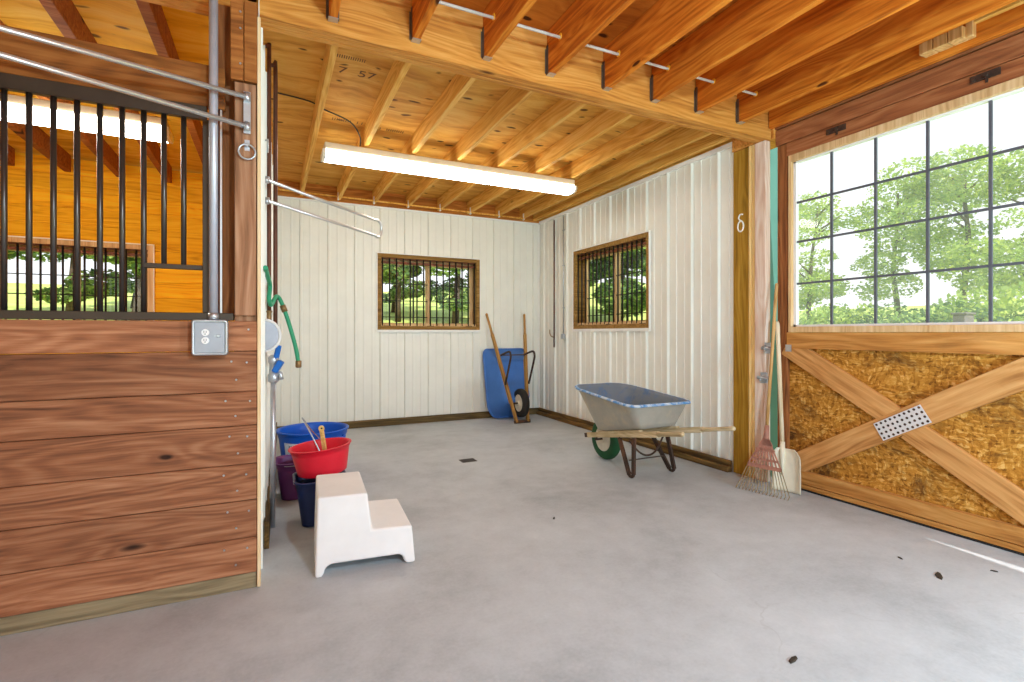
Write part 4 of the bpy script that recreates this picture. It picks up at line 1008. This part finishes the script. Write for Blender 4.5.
along(hb+up_*.10+nb*.008, Vector((3.775, 2.822, 1.345)), lambda L: MB().tube([(0, 0, 0), (L-.02, 0, 0), (L, 0, 0)], .016, 10, radii=[.016, .0165, .010]), 'handle', 'shovelwood', T)

# ------------------------------------------------------------------ ink stamps on the ceiling sheathing
def ink(text, x, y, size, z=3.1385, parent=None):
    cu = bpy.data.curves.new('stamp', 'FONT'); cu.body = text; cu.size = size; cu.extrude = .0005
    tmp = bpy.data.objects.new('stamp', cu); COL.objects.link(tmp)
    dg = bpy.context.evaluated_depsgraph_get(); me = bpy.data.meshes.new_from_object(tmp.evaluated_get(dg))
    bpy.data.objects.remove(tmp); bpy.data.curves.remove(cu)
    me.materials.clear(); me.materials.append(M['ink'])
    o = bpy.data.objects.new('ink_stamp', me); COL.objects.link(o)
    o.matrix_world = Matrix(((1, 0, 0, x), (0, -1, 0, y), (0, 0, -1, z), (0, 0, 0, 1)))
    ob = bpy.data.objects['ceiling_alcove']; o.parent = ob
    return o
ink('7  57', .43, 3.84, .13)
ink('IIIIIIIIIIIII', .40, 3.63, .06)
ink('IIIIIIIII  I I', .48, 4.72, .075)
ink('I I  IIIIIIIII', .86, 4.76, .075)

# ------------------------------------------------------------------ outside: trees, bushes, cabinet
def leaf_mesh(name, blobs, n, size, mats, seed):
    rnd = random.Random(seed); mb = MB(); tot = sum(b[3]**2 for b in blobs)
    for b in blobs:
        k = int(n*b[3]**2/tot)
        for _ in range(k):
            d = Vector((rnd.gauss(0, 1), rnd.gauss(0, 1), rnd.gauss(0, 1))).normalized()*b[3]*rnd.uniform(.45, 1.0)**.6
            c = Vector(b[:3])+Vector((d.x, d.y, d.z*b[4]))
            u = Vector((rnd.gauss(0, 1), rnd.gauss(0, 1), rnd.gauss(0, .6))).normalized(); w = u.orthogonal().normalized()
            w = (w*math.cos(rnd.uniform(0, 6.28))+u.cross(w)*math.sin(rnd.uniform(0, 6.28))).normalized()
            s = size*rnd.uniform(.6, 1.3)
            f = mb.bm.faces.new([mb.bm.verts.new(c+u*s*a+w*s*e) for a, e in ((-1, 0), (-.2, -.55), (1, 0), (-.2, .55))])
            f.material_index = 0 if rnd.random() < .6 else (1 if len(mats) > 1 else 0)
    me_o = mb.build(name, mats, None, fix=False); me = me_o.data; bpy.data.objects.remove(me_o); return me
def trunk_mesh(name, h, r, seed, nb=6):
    rnd = random.Random(seed); mb = MB(); pts = []; x = y = 0
    for k in range(7):
        pts.append((x, y, h*k/6)); x += rnd.uniform(-.12, .12); y += rnd.uniform(-.12, .12)
    mb.tube(pts, r, 8, radii=[r*(1.25-.9*k/6) for k in range(7)])
    for _ in range(nb):
        t = rnd.uniform(.35, .95); k = min(5, int(t*6)); p = Vector(pts[k]).lerp(Vector(pts[k+1]), t*6-k)
        a = rnd.uniform(0, 6.28); l = h*rnd.uniform(.08, .16)
        q = p+Vector((math.cos(a)*l*.6, math.sin(a)*l*.6, l*.45)); e = q+Vector((math.cos(a)*l*.4, math.sin(a)*l*.4, l*.3))
        mb.tube([p, q, e], r, 6, radii=[r*.45, r*.28, r*.1])
    o = mb.build(name, 'bark'); me = o.data; bpy.data.objects.remove(o); return me
def make_kind(seed, h, cr, leafs, mats, size, low=.35):
    rnd = random.Random(seed); blobs = []
    for k in range(22):
        a = rnd.uniform(0, 6.28); t = rnd.uniform(low, 1.0); rad = cr*rnd.uniform(.15, .8)*math.sqrt(max(.1, 1-((t-.62)/.5)**2))
        blobs.append((rad*math.cos(a), rad*math.sin(a), h*t*.93, cr*rnd.uniform(.20, .38), rnd.uniform(.4, .7)))
    blobs.append((0, 0, h*.93, cr*.4, .5))
    return leaf_mesh('crown', blobs, leafs, size, mats, seed+1), trunk_mesh('trunk', h*.9, .014*h, seed+2, 9)
kinds = [make_kind(11, 5.6, 1.9, 9000, ['leaf1', 'leaf2'], .055), make_kind(23, 6.2, 2.2, 10000, ['leaf2', 'leaf1'], .055), make_kind(37, 7.5, 2.3, 9000, ['leaf2', 'leaf3'], .10, .12), make_kind(41, 6.8, 2.0, 8000, ['leaf3', 'leaf2'], .095, .15)]
def bush_kind(seed, mats, r=.9):
    rnd = random.Random(seed); bl = [(rnd.uniform(-r, r), rnd.uniform(-r, r), rnd.uniform(.3, .9)*r, r*rnd.uniform(.45, .7), .8) for _ in range(8)]
    return leaf_mesh('foliage', bl, 4000, .045, mats, seed), trunk_mesh('stem', r*.9, .03, seed+5, 4)
bushes = [bush_kind(51, ['leaf1', 'leaf2']), bush_kind(57, ['leaf3', 'leaf2'])]
def plant(kind, name, label, cat, x, y, rz=0, s=1.0, sz=None, group=None):
    root = bpy.data.objects.new(name, None); COL.objects.link(root)
    root.location = (x, y, GH(x, y)-.03); root.rotation_euler = (0, 0, rz); root.scale = (s, s, sz or s); tag(root, label, cat, group)
    for nm, me in zip(('crown', 'trunk') if name == 'tree' else ('foliage', 'stem'), kind):
        o = bpy.data.objects.new(nm, me); COL.objects.link(o); o.parent = root
plant(kinds[0], 'tree', 'leafy green tree in the leftmost panes of the door window', 'tree', 14.4, 9.6, 0.3, .92, .88, 'trees outside the door')
plant(kinds[1], 'tree', 'airy tree in the middle panes of the door window', 'tree', 15.9, 8.1, 1.5, .90, .82, 'trees outside the door')
plant(kinds[1], 'tree', 'tallest leafy tree in the door window, right of the middle', 'tree', 15.6, 6.6, 4.1, .95, .86, 'trees outside the door')
plant(kinds[0], 'tree', 'yellow green tree cut by the right frame edge in the door window', 'tree', 15.6, 5.3, 2.2, .92, .88, 'trees outside the door')
for i, (x, y, k, s, lab) in enumerate(((12.6, 7.5, 0, 1.1, 'yellow green bush low in the second pane column of the door window'), (13.4, 9.1, 1, 1.2, 'dark bush low in the leftmost pane column of the door window'), (13.2, 6.6, 1, 1.4, 'dark bush low in the third pane column of the door window'), (13.4, 5.6, 1, 1.4, 'dark bush low in the fourth pane column of the door window'), (13.2, 4.7, 0, 1.3, 'light bush beside the grey cabinet in the door window'), (14.4, 3.9, 0, 1.5, 'light bush right of the grey cabinet in the door window'))):
    plant(bushes[k], 'bush', lab, 'bush', x, y, i*1.3, s, s*(1.25, .85, .95, .9, 1.2, .9)[i], 'bushes outside the door')
T = Thing('utility_cabinet', 'small grey cabinet on the lawn outside, low in the door window', 'cabinet', (11.2, 4.69, GH(11.2, 4.69)-.03))
z0 = GH(11.2, 4.69)-.03
T.part('body', MB().box(11.05, 11.35, 4.59, 4.79, z0, z0+1.36, .02), 'utility'); T.part('lid', MB().box(11.03, 11.37, 4.57, 4.81, z0+1.36, z0+1.40, .01), 'utility')
bk = [(3.2, 24, 2, 'left of centre in the back wall window'), (5.9, 26, 3, 'left of the centre stile in the back wall window'), (8.3, 24, 2, 'right of the centre stile in the back wall window'), (11.0, 27, 3, 'at the right edge of the back wall window'), (-9.8, 24, 3, 'at the left edge of the stall window'), (-7.3, 26, 2, 'left of centre in the stall window'), (-4.8, 24, 3, 'right of centre in the stall window'), (-1.6, 27, 2, 'at the right edge of the stall window'), (11.2, 16.8, 3, 'at the left of the right wall window'), (13.4, 17.6, 2, 'in the middle of the right wall window'), (14.2, 15.2, 3, 'at the right of the right wall window'), (16.6, 21.5, 2, 'far back in the right wall window'), (7.0, 32, 2, 'far back in the back wall window'), (-6.4, 32, 3, 'far back in the stall window')]
for i, (x, y, k, lab) in enumerate(bk):
    plant(kinds[k], 'tree', f'{"shady" if k == 3 else "mid green"} woodland tree {lab}', 'tree', x, y, i*1.7, 1.45, 1.08, 'woodland trees')

# ------------------------------------------------------------------ light
w = bpy.data.worlds.new('world'); scn.world = w; w.use_nodes = True
nt = w.node_tree; nt.nodes.clear()
bg = nt.nodes.new('ShaderNodeBackground'); out = nt.nodes.new('ShaderNodeOutputWorld')
tc = nt.nodes.new('ShaderNodeTexCoord'); sp = nt.nodes.new('ShaderNodeSeparateXYZ'); rp = nt.nodes.new('ShaderNodeValToRGB')
nt.links.new(tc.outputs['Generated'], sp.inputs[0]); nt.links.new(sp.outputs[2], rp.inputs[0])
rp.color_ramp.elements[0].position = 0.0; rp.color_ramp.elements[0].color = (.97, .98, 1.0, 1)
rp.color_ramp.elements[1].position = 0.75; rp.color_ramp.elements[1].color = (.62, .78, 1.0, 1)
nt.links.new(rp.outputs[0], bg.inputs[0]); bg.inputs[1].default_value = 1.3; nt.links.new(bg.outputs[0], out.inputs[0])
sun_d = bpy.data.lights.new('sun', 'SUN'); sun_d.energy = 5.5; sun_d.angle = math.radians(.4); sun_d.color = (1, .98, .95)
sun = bpy.data.objects.new('sun', sun_d); COL.objects.link(sun)
sd_ = Vector((.055, .74, -.67)).normalized(); sun.rotation_euler = sd_.to_track_quat('-Z', 'Y').to_euler()

# fill lamps added out of view behind the camera to brighten the aisle
def added_lamp(label, x, y, z, watts):
    T = Thing('fill_lamp', label, 'lamp', (x, y, 3.2), 'added fill lamps')
    T.part('canopy', MB().lathe([(.06, 0), (.06, -.03), (.02, -.04), (.012, -.06), (.012, z-3.2+.16)], (x, y, 3.2), 16), 'fixture')
    T.part('guard', MB().lathe([(.03, .10), (.05, .13), (.02, .16)], (x, y, z), 16), 'fixture')
    ld = bpy.data.lights.new('bulb', 'POINT'); ld.energy = watts; ld.shadow_soft_size = .09; ld.color = (.61, .85, 1)
    lo = bpy.data.objects.new('bulb', ld); COL.objects.link(lo); lo.location = (0, 0, z-3.2-.0); lo.parent = T.o
added_lamp('added fill lamp under the aisle ceiling, unseen behind the viewer', 0.9, -.55, 2.36, 235)
T = Thing('fill_stand_light', 'added fill light on a tripod stand, unseen behind the viewer', 'lamp', (3.0, -.6, 0))  # unseen stand light, added to lift the joist undersides
T.part('pole', MB().tube([(3.0, -.6, .35), (3.0, -.6, .86)], .014, 10), 'black')
for k in range(3): T.part('leg', MB().tube([(3.0, -.6, .45), (3.0+.36*math.cos(2.09*k), -.6+.36*math.sin(2.09*k), .012)], .010, 8), 'black')
T.part('lamp_base', MB().lathe([(.05, .86), (.06, .88), (.02, .90)], (3.0, -.6, 0), 16), 'fixture')
ld = bpy.data.lights.new('bulb', 'POINT'); ld.energy = 190; ld.shadow_soft_size = .10; ld.color = (.61, .85, 1)
lo = bpy.data.objects.new('bulb', ld); COL.objects.link(lo); lo.location = (0, 0, 1.05); lo.parent = T.o

scn.view_settings.view_transform = 'Standard'; scn.view_settings.look = 'None'
scn.view_settings.exposure = 0.17; scn.view_settings.gamma = 1.0; scn.view_settings.use_curve_mapping = False
scn.cycles.use_denoising = True
scn.cycles.max_bounces = 8; scn.cycles.diffuse_bounces = 5; scn.cycles.transparent_max_bounces = 16
